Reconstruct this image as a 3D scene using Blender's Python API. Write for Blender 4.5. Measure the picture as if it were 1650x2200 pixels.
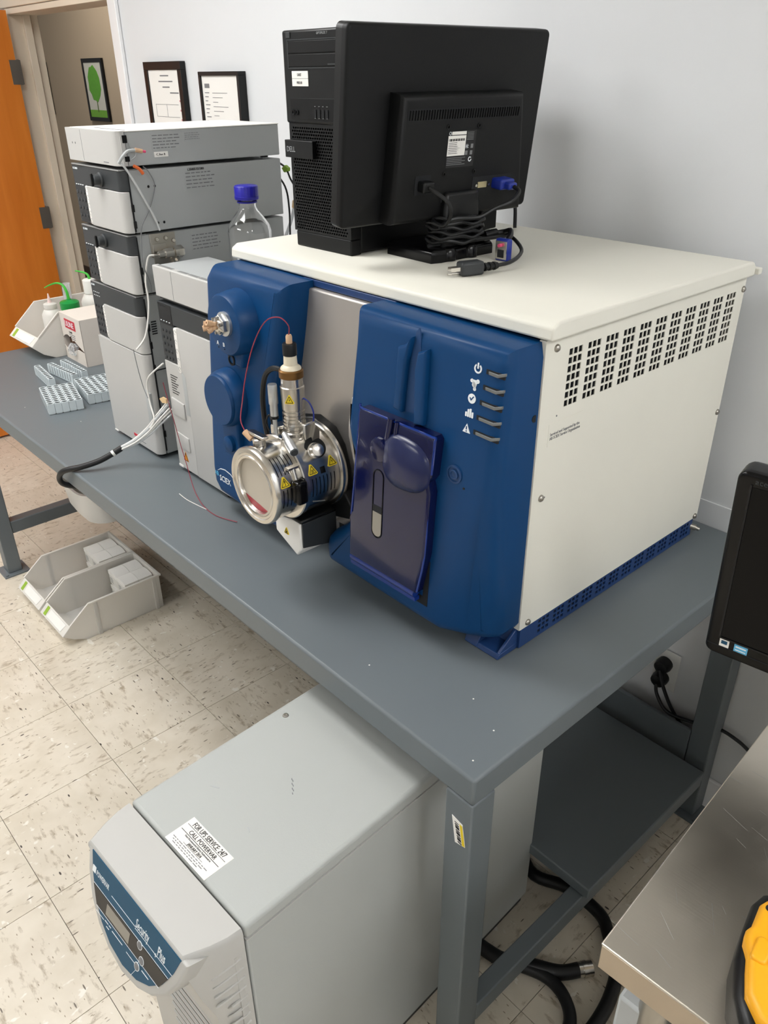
import bpy, bmesh, math, random
from mathutils import Vector, Matrix
random.seed(7)
sc = bpy.context.scene
for o in list(bpy.data.objects): bpy.data.objects.remove(o, do_unlink=True)
COL = sc.collection
PI = math.pi

# ------------------------------------------------------------------ camera
cam_d = bpy.data.cameras.new('camera'); cam = bpy.data.objects.new('camera', cam_d); COL.objects.link(cam)
YAW, PITCH, ROLL, FPX = 0.8388639500, 0.5046292458, -0.0071348167, 1702.8268
_f = Vector((-math.sin(YAW)*math.cos(PITCH), math.cos(YAW)*math.cos(PITCH), -math.sin(PITCH)))
_r = Vector((math.cos(YAW), math.sin(YAW), 0)); _u = _r.cross(_f)
r2 = _r*math.cos(ROLL)+_u*math.sin(ROLL); u2 = -_r*math.sin(ROLL)+_u*math.cos(ROLL)
M = Matrix((r2, u2, -_f)).transposed().to_4x4(); M.translation = Vector((0.5214562, -0.6411032, 1.69166))
cam.matrix_world = M
cam_d.sensor_fit = 'VERTICAL'; cam_d.sensor_height = 36.0; cam_d.sensor_width = 27.0
cam_d.lens = FPX/2200*36.0; cam_d.clip_start = 0.02; cam_d.clip_end = 60
sc.camera = cam

# ------------------------------------------------------------------ world, exposure
w = bpy.data.worlds.new('world'); sc.world = w; w.use_nodes = True
w.node_tree.nodes['Background'].inputs[0].default_value = (0.80, 0.84, 0.90, 1)
w.node_tree.nodes['Background'].inputs[1].default_value = 0.25
vs = sc.view_settings
vs.view_transform = 'Standard'; vs.look = 'None'; vs.gamma = 1.0; vs.use_curve_mapping = False
vs.exposure = 0.9
LIGHT_W = 9.0            # emission of the ceiling panels

# ------------------------------------------------------------------ mesh helpers
def S(h):                 # sRGB hex -> linear
    h = h.lstrip('#'); c = [int(h[i:i+2], 16)/255 for i in (0, 2, 4)]
    return tuple(x/12.92 if x <= .04045 else ((x+.055)/1.055)**2.4 for x in c)

class G:
    def __init__(s): s.v = []; s.f = []
    def add(s, V, F):
        o = len(s.v); s.v += [tuple(p) for p in V]; s.f += [tuple(i+o for i in f) for f in F]; return s
    def box(s, x0, x1, y0, y1, z0, z1):
        return s.add([(x0,y0,z0),(x1,y0,z0),(x1,y1,z0),(x0,y1,z0),(x0,y0,z1),(x1,y0,z1),(x1,y1,z1),(x0,y1,z1)],
              [(0,3,2,1),(4,5,6,7),(0,1,5,4),(1,2,6,5),(2,3,7,6),(3,0,4,7)])
    def obox(s, c, u, v, n, hu, hv, hn):       # oriented box from centre and half sizes
        c = Vector(c); u = Vector(u).normalized(); v = Vector(v).normalized(); n = Vector(n).normalized()
        P = [c+u*a*hu+v*b*hv+n*d*hn for d in (-1,1) for a, b in ((-1,-1),(1,-1),(1,1),(-1,1))]
        return s.add(P, [(0,3,2,1),(4,5,6,7),(0,1,5,4),(1,2,6,5),(2,3,7,6),(3,0,4,7)])
    def lathe(s, prof, c=(0,0,0), axis=(0,0,1), n=28, caps=True):
        c = Vector(c); ax = Vector(axis).normalized()
        t = Vector((1,0,0)) if abs(ax.x) < .9 else Vector((0,1,0))
        e1 = ax.cross(t).normalized(); e2 = ax.cross(e1)
        V = []; F = []
        for r, h in prof:
            for k in range(n):
                a = 2*PI*k/n; V.append(c+ax*h+(e1*math.cos(a)+e2*math.sin(a))*r)
        m = len(prof)
        for i in range(m-1):
            for k in range(n):
                k2 = (k+1) % n; F.append((i*n+k, i*n+k2, (i+1)*n+k2, (i+1)*n+k))
        if caps:
            if prof[0][0] > 1e-6: F.append(tuple(range(n-1, -1, -1)))
            if prof[-1][0] > 1e-6: F.append(tuple((m-1)*n+k for k in range(n)))
        return s.add(V, F)
    def cyl(s, a, b, r0, r1=None, n=20):
        a = Vector(a); b = Vector(b); L = (b-a).length
        return s.lathe([(r0, 0), (r0 if r1 is None else r1, L)], a, b-a, n)
    def tube(s, pts, r, n=8, sub=6):
        P = [Vector(p) for p in pts]
        if sub > 1 and len(P) > 2:             # Catmull-Rom
            Qp = []
            for i in range(len(P)-1):
                p0 = P[max(i-1,0)]; p1 = P[i]; p2 = P[i+1]; p3 = P[min(i+2,len(P)-1)]
                for k in range(sub):
                    t = k/sub
                    Qp.append(.5*((2*p1)+(p2-p0)*t+(2*p0-5*p1+4*p2-p3)*t*t+(3*p1-p0-3*p2+p3)*t**3))
            Qp.append(P[-1]); P = Qp
        V = []; F = []; e = None
        for i, p in enumerate(P):
            d = (P[min(i+1,len(P)-1)]-P[max(i-1,0)])
            if d.length < 1e-9: d = Vector((0,0,1))
            d.normalize()
            if e is None:
                t = Vector((0,0,1)) if abs(d.z) < .9 else Vector((1,0,0)); e = d.cross(t).normalized()
            else:
                e = (e-d*e.dot(d)); e = e.normalized() if e.length > 1e-6 else d.orthogonal().normalized()
            b = d.cross(e); rr = r(i/(len(P)-1)) if callable(r) else r
            for k in range(n):
                a = 2*PI*k/n; V.append(p+(e*math.cos(a)+b*math.sin(a))*rr)
        m = len(P)
        for i in range(m-1):
            for k in range(n):
                k2 = (k+1) % n; F.append((i*n+k, i*n+k2, (i+1)*n+k2, (i+1)*n+k))
        F.append(tuple(range(n-1,-1,-1))); F.append(tuple((m-1)*n+k for k in range(n)))
        return s.add(V, F)
    def prism(s, poly, mp, d0, d1):            # polygon (a,b) -> mp(a,b,d), extruded d0..d1
        n = len(poly)
        V = [mp(a,b,d0) for a,b in poly]+[mp(a,b,d1) for a,b in poly]
        F = [tuple(range(n-1,-1,-1)), tuple(range(n,2*n))]+[(i,(i+1)%n,n+(i+1)%n,n+i) for i in range(n)]
        return s.add(V, F)
    def pillow(s, poly, mp, back, front, r, steps=5, split=None):
        """extruded outline whose front edge is rounded by radius r; front may be a function of (a,b)"""
        n = len(poly); fr = front if callable(front) else (lambda a, b: front)
        area = sum(poly[i][0]*poly[(i+1)%n][1]-poly[(i+1)%n][0]*poly[i][1] for i in range(n))
        sg = 1 if area > 0 else -1
        def inset(o):
            out = []
            for i in range(n):
                p0 = poly[i-1]; p1 = poly[i]; p2 = poly[(i+1)%n]
                d1 = Vector((p1[0]-p0[0], p1[1]-p0[1])); d2 = Vector((p2[0]-p1[0], p2[1]-p1[1]))
                d1 = d1.normalized() if d1.length > 1e-9 else d2.normalized()
                d2 = d2.normalized() if d2.length > 1e-9 else d1
                n1 = Vector((-d1.y, d1.x))*sg; n2 = Vector((-d2.y, d2.x))*sg
                m = n1+n2; q = max(m.dot(m)/2, .35); m = m/q
                out.append((p1[0]+m.x*o, p1[1]+m.y*o))
            return out
        V = [mp(a,b,back) for a,b in poly]; rings = 1
        for k in range(steps+1):
            t = k/steps*PI/2
            for (a,b) in inset(r*(1-math.cos(t))):
                V.append(mp(a,b, fr(a,b)-r+r*math.sin(t)))
            rings += 1
        F = [tuple(range(n-1,-1,-1))]
        for i in range(rings-1):
            for k in range(n):
                k2 = (k+1)%n; F.append((i*n+k, i*n+k2, (i+1)*n+k2, (i+1)*n+k))
        L = (rings-1)*n
        if split:
            i, j = split
            F.append(tuple(L+k for k in range(i, j+1))); F.append(tuple(L+k for k in list(range(j, n))+list(range(0, i+1))))
        else: F.append(tuple(L+k for k in range(n)))
        return s.add(V, F)
    def perf(s, mp, A, B, rows, depth):
        """sheet A=(a0,a1) B=(b0,b1) with rectangular holes; rows=[(b0,b1,[(a0,a1)..])] sorted; mp(a,b,d)"""
        V = []; F = []
        def q(a0,a1,b0,b1):
            o = len(V); V.extend([mp(a0,b0,0),mp(a1,b0,0),mp(a1,b1,0),mp(a0,b1,0)]); F.append((o,o+1,o+2,o+3))
        y = B[0]
        for b0, b1, hs in rows:
            q(A[0],A[1],y,b0); x = A[0]
            for a0, a1 in hs:
                q(x,a0,b0,b1); x = a1
                o = len(V)
                V.extend([mp(a,b,d) for d in (0,-depth) for a,b in ((a0,b0),(a1,b0),(a1,b1),(a0,b1))])
                F.extend([(o,o+4,o+5,o+1),(o+1,o+5,o+6,o+2),(o+2,o+6,o+7,o+3),(o+3,o+7,o+4,o)])
            q(x,A[1],b0,b1); y = b1
        q(A[0],A[1],y,B[1])
        return s.add(V, F)
    def move(s, d):
        s.v = [(x-d[0], y-d[1], z-d[2]) for x,y,z in s.v]; return s

def wloc(p):
    v = Vector((0,0,0))
    while p is not None: v = v+Vector(p.location); p = p.parent
    return v
def mesh_obj(name, g, m, parent=None, bevel=0, seg=2, ang=38, world=False):
    if world and parent is not None: g.move(wloc(parent))
    me = bpy.data.meshes.new(name); me.from_pydata(g.v, [], g.f); me.validate()
    bm = bmesh.new(); bm.from_mesh(me)
    bmesh.ops.recalc_face_normals(bm, faces=bm.faces)
    bm.to_mesh(me); bm.free()
    me.shade_smooth(); me.set_sharp_from_angle(angle=math.radians(ang))
    if m: me.materials.append(m)
    o = bpy.data.objects.new(name, me); COL.objects.link(o)
    if parent: o.parent = parent
    if bevel:
        b = o.modifiers.new('bevel', 'BEVEL'); b.width = bevel; b.segments = seg; b.limit_method = 'ANGLE'
        b.angle_limit = math.radians(35); b.harden_normals = False
    return o
def part(name, g, m, parent, bevel=0, world=True, label=None, **k):
    o = mesh_obj(name, g, m, parent, bevel, world=world, **k)
    if label: o['label'] = label
    return o
def tag(o, label, cat, group=None):
    o['label'] = label; o['category'] = cat
    if group: o['group'] = group
    return o
def thing(name, label, cat, loc=(0,0,0), rz=0, group=None):
    e = bpy.data.objects.new(name, None); COL.objects.link(e); e.empty_display_size = .05
    e.location = loc; e.rotation_euler = (0,0,rz); return tag(e, label, cat, group)
def solo(name, g, m, label, cat, loc=None, group=None, bevel=0, rz=0, world=True, **k):
    """a thing that is one mesh; geometry given in world space is moved to loc"""
    if loc is not None and world: g.move(loc)
    o = mesh_obj(name, g, m, None, bevel, **k)
    if loc is not None: o.location = loc
    o.rotation_euler = (0,0,rz); return tag(o, label, cat, group)
def struct(name, g, m, bevel=0):
    o = mesh_obj(name, g, m, None, bevel); o['kind'] = 'structure'; return o
def copy_tree(o, parent=None):
    c = o.copy(); COL.objects.link(c); c.parent = parent
    for ch in list(o.children): copy_tree(ch, c)
    return c
_tmp = bpy.data.curves.new('tmp_text', 'FONT')
def text(name, body, size, m, parent, o, u, v, align='LEFT', ext=.0004, squeeze=1.0, world=True, space=1.0, shear=0):
    """flat raised lettering; o = origin on the surface, u = reading direction, v = up"""
    c = bpy.data.curves.new('t', 'FONT'); c.body = body; c.size = size; c.align_x = align; c.extrude = ext
    c.resolution_u = 2; c.space_line = .95; c.space_character = space; c.shear = shear
    ob = bpy.data.objects.new('t', c); COL.objects.link(ob)
    dg = bpy.context.evaluated_depsgraph_get(); me = bpy.data.meshes.new_from_object(ob.evaluated_get(dg))
    bpy.data.objects.remove(ob); bpy.data.curves.remove(c)
    u = Vector(u).normalized(); v = Vector(v).normalized(); n = u.cross(v); o = Vector(o)
    if world and parent is not None: o = o-wloc(parent)
    for vt in me.vertices: vt.co = o+u*vt.co.x*squeeze+v*vt.co.y+n*vt.co.z
    me.name = name; me.materials.clear(); me.materials.append(m)
    ob = bpy.data.objects.new(name, me); COL.objects.link(ob); ob.parent = parent
    return ob
def arc(cx, cy, r, a0, a1, n):
    return [(cx+r*math.cos(math.radians(a0+(a1-a0)*k/n)), cy+r*math.sin(math.radians(a0+(a1-a0)*k/n))) for k in range(n+1)]
def rrect(x0, x1, y0, y1, r, n=5):
    return arc(x1-r,y0+r,r,-90,0,n)+arc(x1-r,y1-r,r,0,90,n)+arc(x0+r,y1-r,r,90,180,n)+arc(x0+r,y0+r,r,180,270,n)
def ring2d(G_, mp, c, ro, ri, d0, d1, a0=0, a1=360, n=24):
    """flat annulus arc as closed prism"""
    full = abs(a1-a0) >= 360
    po = arc(c[0],c[1],ro,a0,a1,n); pi_ = arc(c[0],c[1],ri,a0,a1,n)
    for k in range(n):
        G_.prism([po[k],po[k+1],pi_[k+1],pi_[k]], mp, d0, d1)
    return G_
XZ = lambda a, b, d: (a, -d, b)        # front (-Y) facing: depth d = -y
YZ = lambda a, b, d: (d, a, b)         # +X facing
XY = lambda a, b, d: (a, b, d)         # up facing

# ------------------------------------------------------------------ materials
def mat(name, col, rough=.5, metal=0, var=.06, scale=12, bump=0, bscale=200, spec=.5, coat=0, trans=0, ior=1.45, alpha=1, stretch=(1,1,1), rvar=0):
    m = bpy.data.materials.new(name); m.use_nodes = True; nt = m.node_tree; b = nt.nodes['Principled BSDF']
    c = S(col) if isinstance(col, str) else col
    b.inputs['Roughness'].default_value = rough; b.inputs['Metallic'].default_value = metal
    b.inputs['Specular IOR Level'].default_value = spec; b.inputs['Coat Weight'].default_value = coat
    b.inputs['Transmission Weight'].default_value = trans; b.inputs['IOR'].default_value = ior; b.inputs['Alpha'].default_value = alpha
    b.inputs['Base Color'].default_value = (*c, 1)
    if var or bump or rvar:
        tc = nt.nodes.new('ShaderNodeTexCoord'); mp = nt.nodes.new('ShaderNodeMapping'); mp.inputs['Scale'].default_value = stretch
        nt.links.new(tc.outputs['Object'], mp.inputs[0])
        nz = nt.nodes.new('ShaderNodeTexNoise'); nz.inputs['Scale'].default_value = scale; nz.inputs['Detail'].default_value = 3
        nt.links.new(mp.outputs[0], nz.inputs['Vector'])
        if var:
            mx = nt.nodes.new('ShaderNodeMix'); mx.data_type = 'RGBA'
            mx.inputs[6].default_value = (*[x*(1-var) for x in c], 1); mx.inputs[7].default_value = (*[min(1, x*(1+var)) for x in c], 1)
            nt.links.new(nz.outputs[0], mx.inputs[0]); nt.links.new(mx.outputs[2], b.inputs['Base Color'])
        if rvar:
            mr = nt.nodes.new('ShaderNodeMapRange'); mr.inputs[3].default_value = max(.02, rough-rvar); mr.inputs[4].default_value = rough+rvar
            nt.links.new(nz.outputs[0], mr.inputs[0]); nt.links.new(mr.outputs[0], b.inputs['Roughness'])
        if bump:
            n2 = nt.nodes.new('ShaderNodeTexNoise'); n2.inputs['Scale'].default_value = bscale; nt.links.new(mp.outputs[0], n2.inputs['Vector'])
            bp = nt.nodes.new('ShaderNodeBump'); bp.inputs['Strength'].default_value = bump; bp.inputs['Distance'].default_value = .001
            nt.links.new(n2.outputs[0], bp.inputs['Height']); nt.links.new(bp.outputs[0], b.inputs['Normal'])
    return m
def emis(name, col, st):
    m = bpy.data.materials.new(name); m.use_nodes = True; nt = m.node_tree; nt.nodes.clear()
    e = nt.nodes.new('ShaderNodeEmission'); e.inputs[0].default_value = (*col, 1); e.inputs[1].default_value = st
    o = nt.nodes.new('ShaderNodeOutputMaterial'); nt.links.new(e.outputs[0], o.inputs[0]); return m
def translucent(name, col, amt=.35, rough=.35):
    m = mat(name, col, rough, var=.03); nt = m.node_tree; b = nt.nodes['Principled BSDF']; o = nt.nodes['Material Output']
    t = nt.nodes.new('ShaderNodeBsdfTranslucent'); t.inputs[0].default_value = (*S(col), 1)
    mx = nt.nodes.new('ShaderNodeMixShader'); mx.inputs[0].default_value = amt
    nt.links.new(b.outputs[0], mx.inputs[1]); nt.links.new(t.outputs[0], mx.inputs[2]); nt.links.new(mx.outputs[0], o.inputs[0]); return m
def clearmat(name, tint, amt=.82, rough=.03):
    """thin clear plastic / tubing: mostly transparent, glossy skin"""
    m = bpy.data.materials.new(name); m.use_nodes = True; nt = m.node_tree; b = nt.nodes['Principled BSDF']; o = nt.nodes['Material Output']
    b.inputs['Base Color'].default_value = (*tint, 1); b.inputs['Roughness'].default_value = rough; b.inputs['Specular IOR Level'].default_value = .6
    t = nt.nodes.new('ShaderNodeBsdfTransparent'); t.inputs[0].default_value = (.97,.98,.98,1)
    lw = nt.nodes.new('ShaderNodeLayerWeight'); lw.inputs[0].default_value = .3
    mr = nt.nodes.new('ShaderNodeMapRange'); mr.inputs[3].default_value = amt; mr.inputs[4].default_value = amt*.35
    nt.links.new(lw.outputs['Facing'], mr.inputs[0])
    mx = nt.nodes.new('ShaderNodeMixShader'); nt.links.new(mr.outputs[0], mx.inputs[0])
    nt.links.new(b.outputs[0], mx.inputs[1]); nt.links.new(t.outputs[0], mx.inputs[2]); nt.links.new(mx.outputs[0], o.inputs[0]); return m

def vct(name):
    """vinyl composition tile: cream base, tan mottling, dark streaky chips"""
    m = bpy.data.materials.new(name); m.use_nodes = True; nt = m.node_tree; b = nt.nodes['Principled BSDF']; N = nt.nodes.new; L = nt.links.new
    tc = N('ShaderNodeTexCoord'); oi = N('ShaderNodeObjectInfo')
    sc_ = N('ShaderNodeMath'); sc_.operation = 'MULTIPLY'; sc_.inputs[1].default_value = 37.0; L(oi.outputs['Random'], sc_.inputs[0])
    ad = N('ShaderNodeVectorMath'); ad.operation = 'ADD'; L(tc.outputs['Object'], ad.inputs[0]); L(sc_.outputs[0], ad.inputs[1])
    def noise(scale, st, det=3, rough=.6):
        mp = N('ShaderNodeMapping'); mp.inputs['Scale'].default_value = st; L(ad.outputs[0], mp.inputs[0])
        n = N('ShaderNodeTexNoise'); n.inputs['Scale'].default_value = scale; n.inputs['Detail'].default_value = det; n.inputs['Roughness'].default_value = rough; L(mp.outputs[0], n.inputs['Vector']); return n.outputs[0]
    def ramp(src, p0, p1):
        r = N('ShaderNodeMapRange'); r.inputs[1].default_value = p0; r.inputs[2].default_value = p1; L(src, r.inputs[0]); return r.outputs[0]
    def mixc(f, a, bcol):
        x = N('ShaderNodeMix'); x.data_type = 'RGBA'; L(f, x.inputs[0])
        if isinstance(a, tuple): x.inputs[6].default_value = (*a, 1)
        else: L(a, x.inputs[6])
        x.inputs[7].default_value = (*bcol, 1); return x.outputs[2]
    c = mixc(ramp(noise(9, (1,1,1)), .35, .7), S('#dcd3c3'), S('#d0c6b4'))
    c = mixc(ramp(noise(60, (1,.38,1), 4), .56, .72), c, S('#a89a85'))
    c = mixc(ramp(noise(48, (.55,1,1), 2), .66, .72), c, S('#e6e1d6'))
    def chips(scale, st, thr):
        mp = N('ShaderNodeMapping'); mp.inputs['Scale'].default_value = st; L(ad.outputs[0], mp.inputs[0])
        v = N('ShaderNodeTexVoronoi'); v.inputs['Scale'].default_value = scale; v.inputs['Randomness'].default_value = 1.0; L(mp.outputs[0], v.inputs['Vector'])
        d = ramp(v.outputs['Distance'], thr*1.15, thr*.85)
        wn = N('ShaderNodeTexWhiteNoise'); L(v.outputs['Position'], wn.inputs['Vector'])
        gate = N('ShaderNodeMath'); gate.operation = 'GREATER_THAN'; gate.inputs[1].default_value = .6; L(wn.outputs['Value'], gate.inputs[0])
        mu = N('ShaderNodeMath'); mu.operation = 'MULTIPLY'; L(d, mu.inputs[0]); L(gate.outputs[0], mu.inputs[1]); mu.use_clamp = True; return mu.outputs[0]
    c = mixc(chips(40, (2.1,.42,.01), .13), c, S('#6a5f52'))
    c = mixc(chips(80, (1.7,.55,.01), .14), c, S('#93856f'))
    c = mixc(chips(24, (1.6,.62,.01), .085), c, S('#453e37'))
    L(c, b.inputs['Base Color']); b.inputs['Roughness'].default_value = .34; b.inputs['Specular IOR Level'].default_value = .45
    return m

def brushed(name, col, rough, st, bump=.04):
    """worn stainless sheet: directional grain, smudges and fine scratches"""
    m = mat(name, col, rough, metal=1, var=.12, scale=7, rvar=.1); nt = m.node_tree; N = nt.nodes.new; L = nt.links.new; b = nt.nodes['Principled BSDF']
    tc = N('ShaderNodeTexCoord'); mp = N('ShaderNodeMapping'); mp.inputs['Scale'].default_value = st; L(tc.outputs['Object'], mp.inputs[0])
    n = N('ShaderNodeTexNoise'); n.inputs['Scale'].default_value = 30; n.inputs['Detail'].default_value = 4; L(mp.outputs[0], n.inputs['Vector'])
    bp = N('ShaderNodeBump'); bp.inputs['Strength'].default_value = bump; bp.inputs['Distance'].default_value = .002; L(n.outputs[0], bp.inputs['Height']); L(bp.outputs[0], b.inputs['Normal'])
    return m
def wood(name):
    m = mat(name, '#b8651f', .38, var=0); nt = m.node_tree; N = nt.nodes.new; L = nt.links.new; b = nt.nodes['Principled BSDF']
    tc = N('ShaderNodeTexCoord'); mp = N('ShaderNodeMapping'); mp.inputs['Scale'].default_value = (6,6,.7); L(tc.outputs['Object'], mp.inputs[0])
    n = N('ShaderNodeTexNoise'); n.inputs['Scale'].default_value = 3; n.inputs['Detail'].default_value = 5; n.inputs['Distortion'].default_value = .6; L(mp.outputs[0], n.inputs['Vector'])
    x = N('ShaderNodeMix'); x.data_type = 'RGBA'; x.inputs[6].default_value = (*S('#bf6210'), 1); x.inputs[7].default_value = (*S('#e88d38'), 1)
    L(n.outputs[0], x.inputs[0]); L(x.outputs[2], b.inputs['Base Color']); return m

MT = dict(
 wall=mat('painted_wall', '#d9dbdd', .65, var=.02, scale=2, bump=.12, bscale=260), hallwall=mat('hall_beige_paint', '#b49f84', .7, var=.03, scale=2),
 ceil=mat('ceiling_tile', '#e4e4e0', .9), trimw=mat('white_trim', '#e9e9ea', .45, var=.02), jamb=mat('cream_jamb', '#ecdfcb', .45, var=.015), brown=mat('brown_baseboard', '#4a382b', .5),
 vct=vct('vinyl_tile'), grout=mat('floor_joint', '#6b5f52', .8),
 bench=mat('slate_paint', '#656c70', .42, var=.06, scale=3, rvar=.06, bump=.05, bscale=90), wood=wood('orange_door_wood'), hinge=mat('hinge_steel', '#8a8680', .4, metal=.8),
 white=mat('warm_white_enamel', '#dcdacf', .48, var=.015, bump=.04, bscale=500), inner=mat('dark_interior', '#15171a', .8), navy=mat('navy_plinth', '#1d3a6a', .4, var=.05),
 blue=mat('blue_cover', '#083b69', .40, spec=.26, var=.04, scale=6, bump=.05, bscale=700), blued=mat('blue_recess', '#1b3f6c', .5, var=.04), bluet=mat('translucent_blue', '#0a113a', .16, spec=.5, coat=.15, var=.08, scale=4), bluer=mat('blue_acrylic_edge', '#14307a', .12, coat=.5, var=.1),
 silver=mat('satin_silver_panel', '#b7b2ad', .34, metal=.55, var=.05, scale=3), steel=mat('polished_steel', '#cfcbc4', .23, metal=1, var=.03, rvar=.05), steeld=mat('dull_steel', '#a8a49c', .34, metal=1, var=.06), alu=mat('brushed_aluminium', '#c3c6c8', .35, metal=.9),
 brass=mat('bronze_ring', '#7b5a33', .35, metal=.8), black=mat('black_plastic', '#0d0e0f', .38, spec=.4, var=.08, bump=.1, bscale=600), blackm=mat('matte_black_plastic', '#090a0b', .5, spec=.3, var=.08, bump=.12, bscale=500), blackg=mat('gloss_black', '#060607', .2, spec=.3, var=.05), screen=mat('dark_screen', '#040405', .3, spec=.2),
 cable=mat('black_cable', '#101113', .45, var=.1), peach=mat('peek_fitting', '#c9a684', .5), ceram=mat('cream_insulator', '#d9cfb8', .4), beige=mat('window_disc', '#b6aea0', .3, var=.04), red=mat('red_tint', '#9c2d3a', .3), redtube=mat('red_tubing', '#8e2f3e', .35),
 lgrey=mat('light_grey_plastic', '#b7b6b3', .45, var=.015, bump=.03, bscale=600), mgrey=mat('mid_grey_side', '#aaadad', .5, var=.02, bump=.04, bscale=600), dgrey=mat('charcoal_plastic', '#303335', .45, var=.05), kgrey=mat('keypad_charcoal', '#2a2c2e', .5, var=.2, scale=60), offw=mat('white_plastic', '#e6e4df', .42, var=.02),
 upsb=mat('ups_case', '#adb0ad', .45, var=.025, scale=5, bump=.12, bscale=420), upsf=mat('ups_fascia', '#b6b5b1', .45, var=.02), teal=mat('teal_panel', '#1f4e69', .5, spec=.3), lcd=mat('lcd_grey', '#8b867c', .25), pblack=mat('panel_black', '#24211f', .4),
 paper=mat('white_paper', '#e8e6e1', .7, var=.01), ink=mat('black_ink', '#1b1b1c', .6, var=0), gink=mat('grey_ink', '#77787a', .6, var=0), wink=mat('white_ink', '#e6ebee', .5, var=0), pink=mat('pink_ink', '#c4838a', .6, var=0), yell=mat('yellow_sticker', '#e3c81f', .4, var=.02), orang=mat('orange_sticker', '#d98a24', .5), redl=mat('red_logo', '#c3283a', .5), greenl=mat('green_label', '#8fb032', .5), lblue=mat('light_blue_sticker', '#5fb0d8', .4),
 bin=translucent('milky_bin', '#f3f0ea', .35), bottlew=translucent('milky_bottle', '#efece6', .3), card=mat('white_carton', '#d9d0c6', .75, var=.03), kraft=mat('kraft_inside', '#5d4130', .8), green=mat('green_cap', '#138a3c', .35, var=.05), lgreen=mat('light_green_tip', '#3fae3a', .35), pinkw=mat('clear_pinkish_tip', '#e6c9c4', .4),
 bcap=mat('blue_cap', '#23209a', .35), glass=mat('clear_glass', (1,1,1), 0.0, var=0, trans=1, ior=1.46), clear=clearmat('clear_plastic', (.9,.92,.93), .8), tubeclear=clearmat('clear_tubing', (.75,.77,.78), .45), bag=clearmat('plastic_film', (.92,.93,.94), .86, .12),
 rack=mat('rack_grey', '#c9d2d5', .45, var=.04), hole=mat('hole_black', '#0a0a0b', .9, var=0), stain=brushed('bench_stainless', '#cbc4b8', .36, (1,14,1)), stainf=brushed('bench_edge_stainless', '#b5a99a', .3, (14,1,1)), vga=mat('blue_connector', '#1c2f8c', .35), gold=mat('pale_gold_metal', '#c9bd96', .3, metal=.7), dyel=mat('tool_yellow', '#eda81a', .4, var=.03), orange=mat('orange_tube_end', '#e06a2c', .4), hotpink=mat('pink_tip', '#e0507a', .4), leaf=mat('lime_green', '#8fb53a', .5), tealz=mat('teal_zip', '#4aa0a8', .4), grey=mat('grey_metal', '#8a8b8a', .45, metal=.2), outlet=mat('outlet_white', '#dcdcd8', .4), boxw=mat('white_small_box', '#d8d6cf', .6), picw=mat('picture_white', '#c9c4b4', .6), treeg=mat('tree_green', '#5c9a2e', .6, var=.15, scale=40), grass=mat('grass_green', '#6da032', .6, var=.1, scale=30), trunk=mat('trunk_brown', '#5a6a35', .6), cream=mat('cream_tape', '#d8b98c', .5),
)
MT['blues'] = mat('satin_navy_knob', '#141d46', .26, var=.04)
MT['smoke'] = mat('smoky_light_bar', '#6a6c6b', .35)
MT['panel_light'] = emis('fluorescent_diffuser', (1.0, .995, .985), LIGHT_W)
# ================================================================== THE SETTING
H = 0.791; WY = 0.955; CEIL = 2.75
X0, X1, Y0 = -4.4, 2.7, -3.8
floor = struct('floor', G().box(-9, X1, Y0, 2.6, -.06, -.004), MT['grout'])
TS = .3048; TH = math.radians(.48); TO = (-1.2037, -.1291)
def tile_mesh(turn):
    h = TS/2-.0007; g = G().box(-h, h, -h, h, -.004, 0)
    o = mesh_obj('tile', g, MT['vct']); return o
t0 = tile_mesh(0); base_me = t0.data; bpy.data.objects.remove(t0)
ii = [(i, j) for i in range(-10, 10) for j in range(-8, 4)]
for (i, j) in ii:
    a = (i+.5)*TS; b = (j+.5)*TS
    o = bpy.data.objects.new('tile', base_me); COL.objects.link(o); o.parent = floor
    o.location = (TO[0]+a*math.cos(TH)-b*math.sin(TH), TO[1]+a*math.sin(TH)+b*math.cos(TH), 0)
    o.rotation_euler = (0, 0, TH+((i+j) % 2)*PI/2)
struct('ceiling', G().box(X0-.1, X1+.1, Y0-.1, WY, CEIL, CEIL+.05), MT['ceil'])
DX0, DX1, DZ = -3.82, -2.75, 1.965                    # door opening
wb = G().box(DX1, X1, WY, 1.08, 0, CEIL); wb.box(DX0, DX1, WY, 1.08, DZ, CEIL); wb.box(X0, DX0, WY, 1.08, 0, CEIL)
struct('wall_back', wb, MT['wall'])
struct('wall_left', G().box(X0-.1, X0, Y0, 1.08, 0, CEIL), MT['wall'])
struct('wall_right', G().box(X1, X1+.1, Y0, 1.08, 0, CEIL), MT['wall'])
struct('wall_front', G().box(X0, X1, Y0-.1, Y0, 0, CEIL), MT['wall'])
hw = G().box(-9, -1.2, 2.45, 2.55, 0, CEIL); struct('wall_hall', hw, MT['hallwall'])
struct('wall_hall_end', G().box(-9.1, -9, 1.08, 2.55, 0, CEIL), MT['hallwall'])
struct('wall_hall_side', G().box(-1.3, -1.2, 1.08, 2.45, 0, CEIL), MT['hallwall'])
struct('ceiling_hall', G().box(-9, -1.2, 1.08, 2.5, CEIL, CEIL+.05), MT['ceil'])
struct('baseboard_hall', G().box(-9, -1.3, 2.435, 2.449, 0, .11), MT['brown'], .003)
struct('baseboard_back', G().box(DX1+.06, X1, WY-.012, WY-.001, 0, .10), MT['trimw'], .003)
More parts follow.
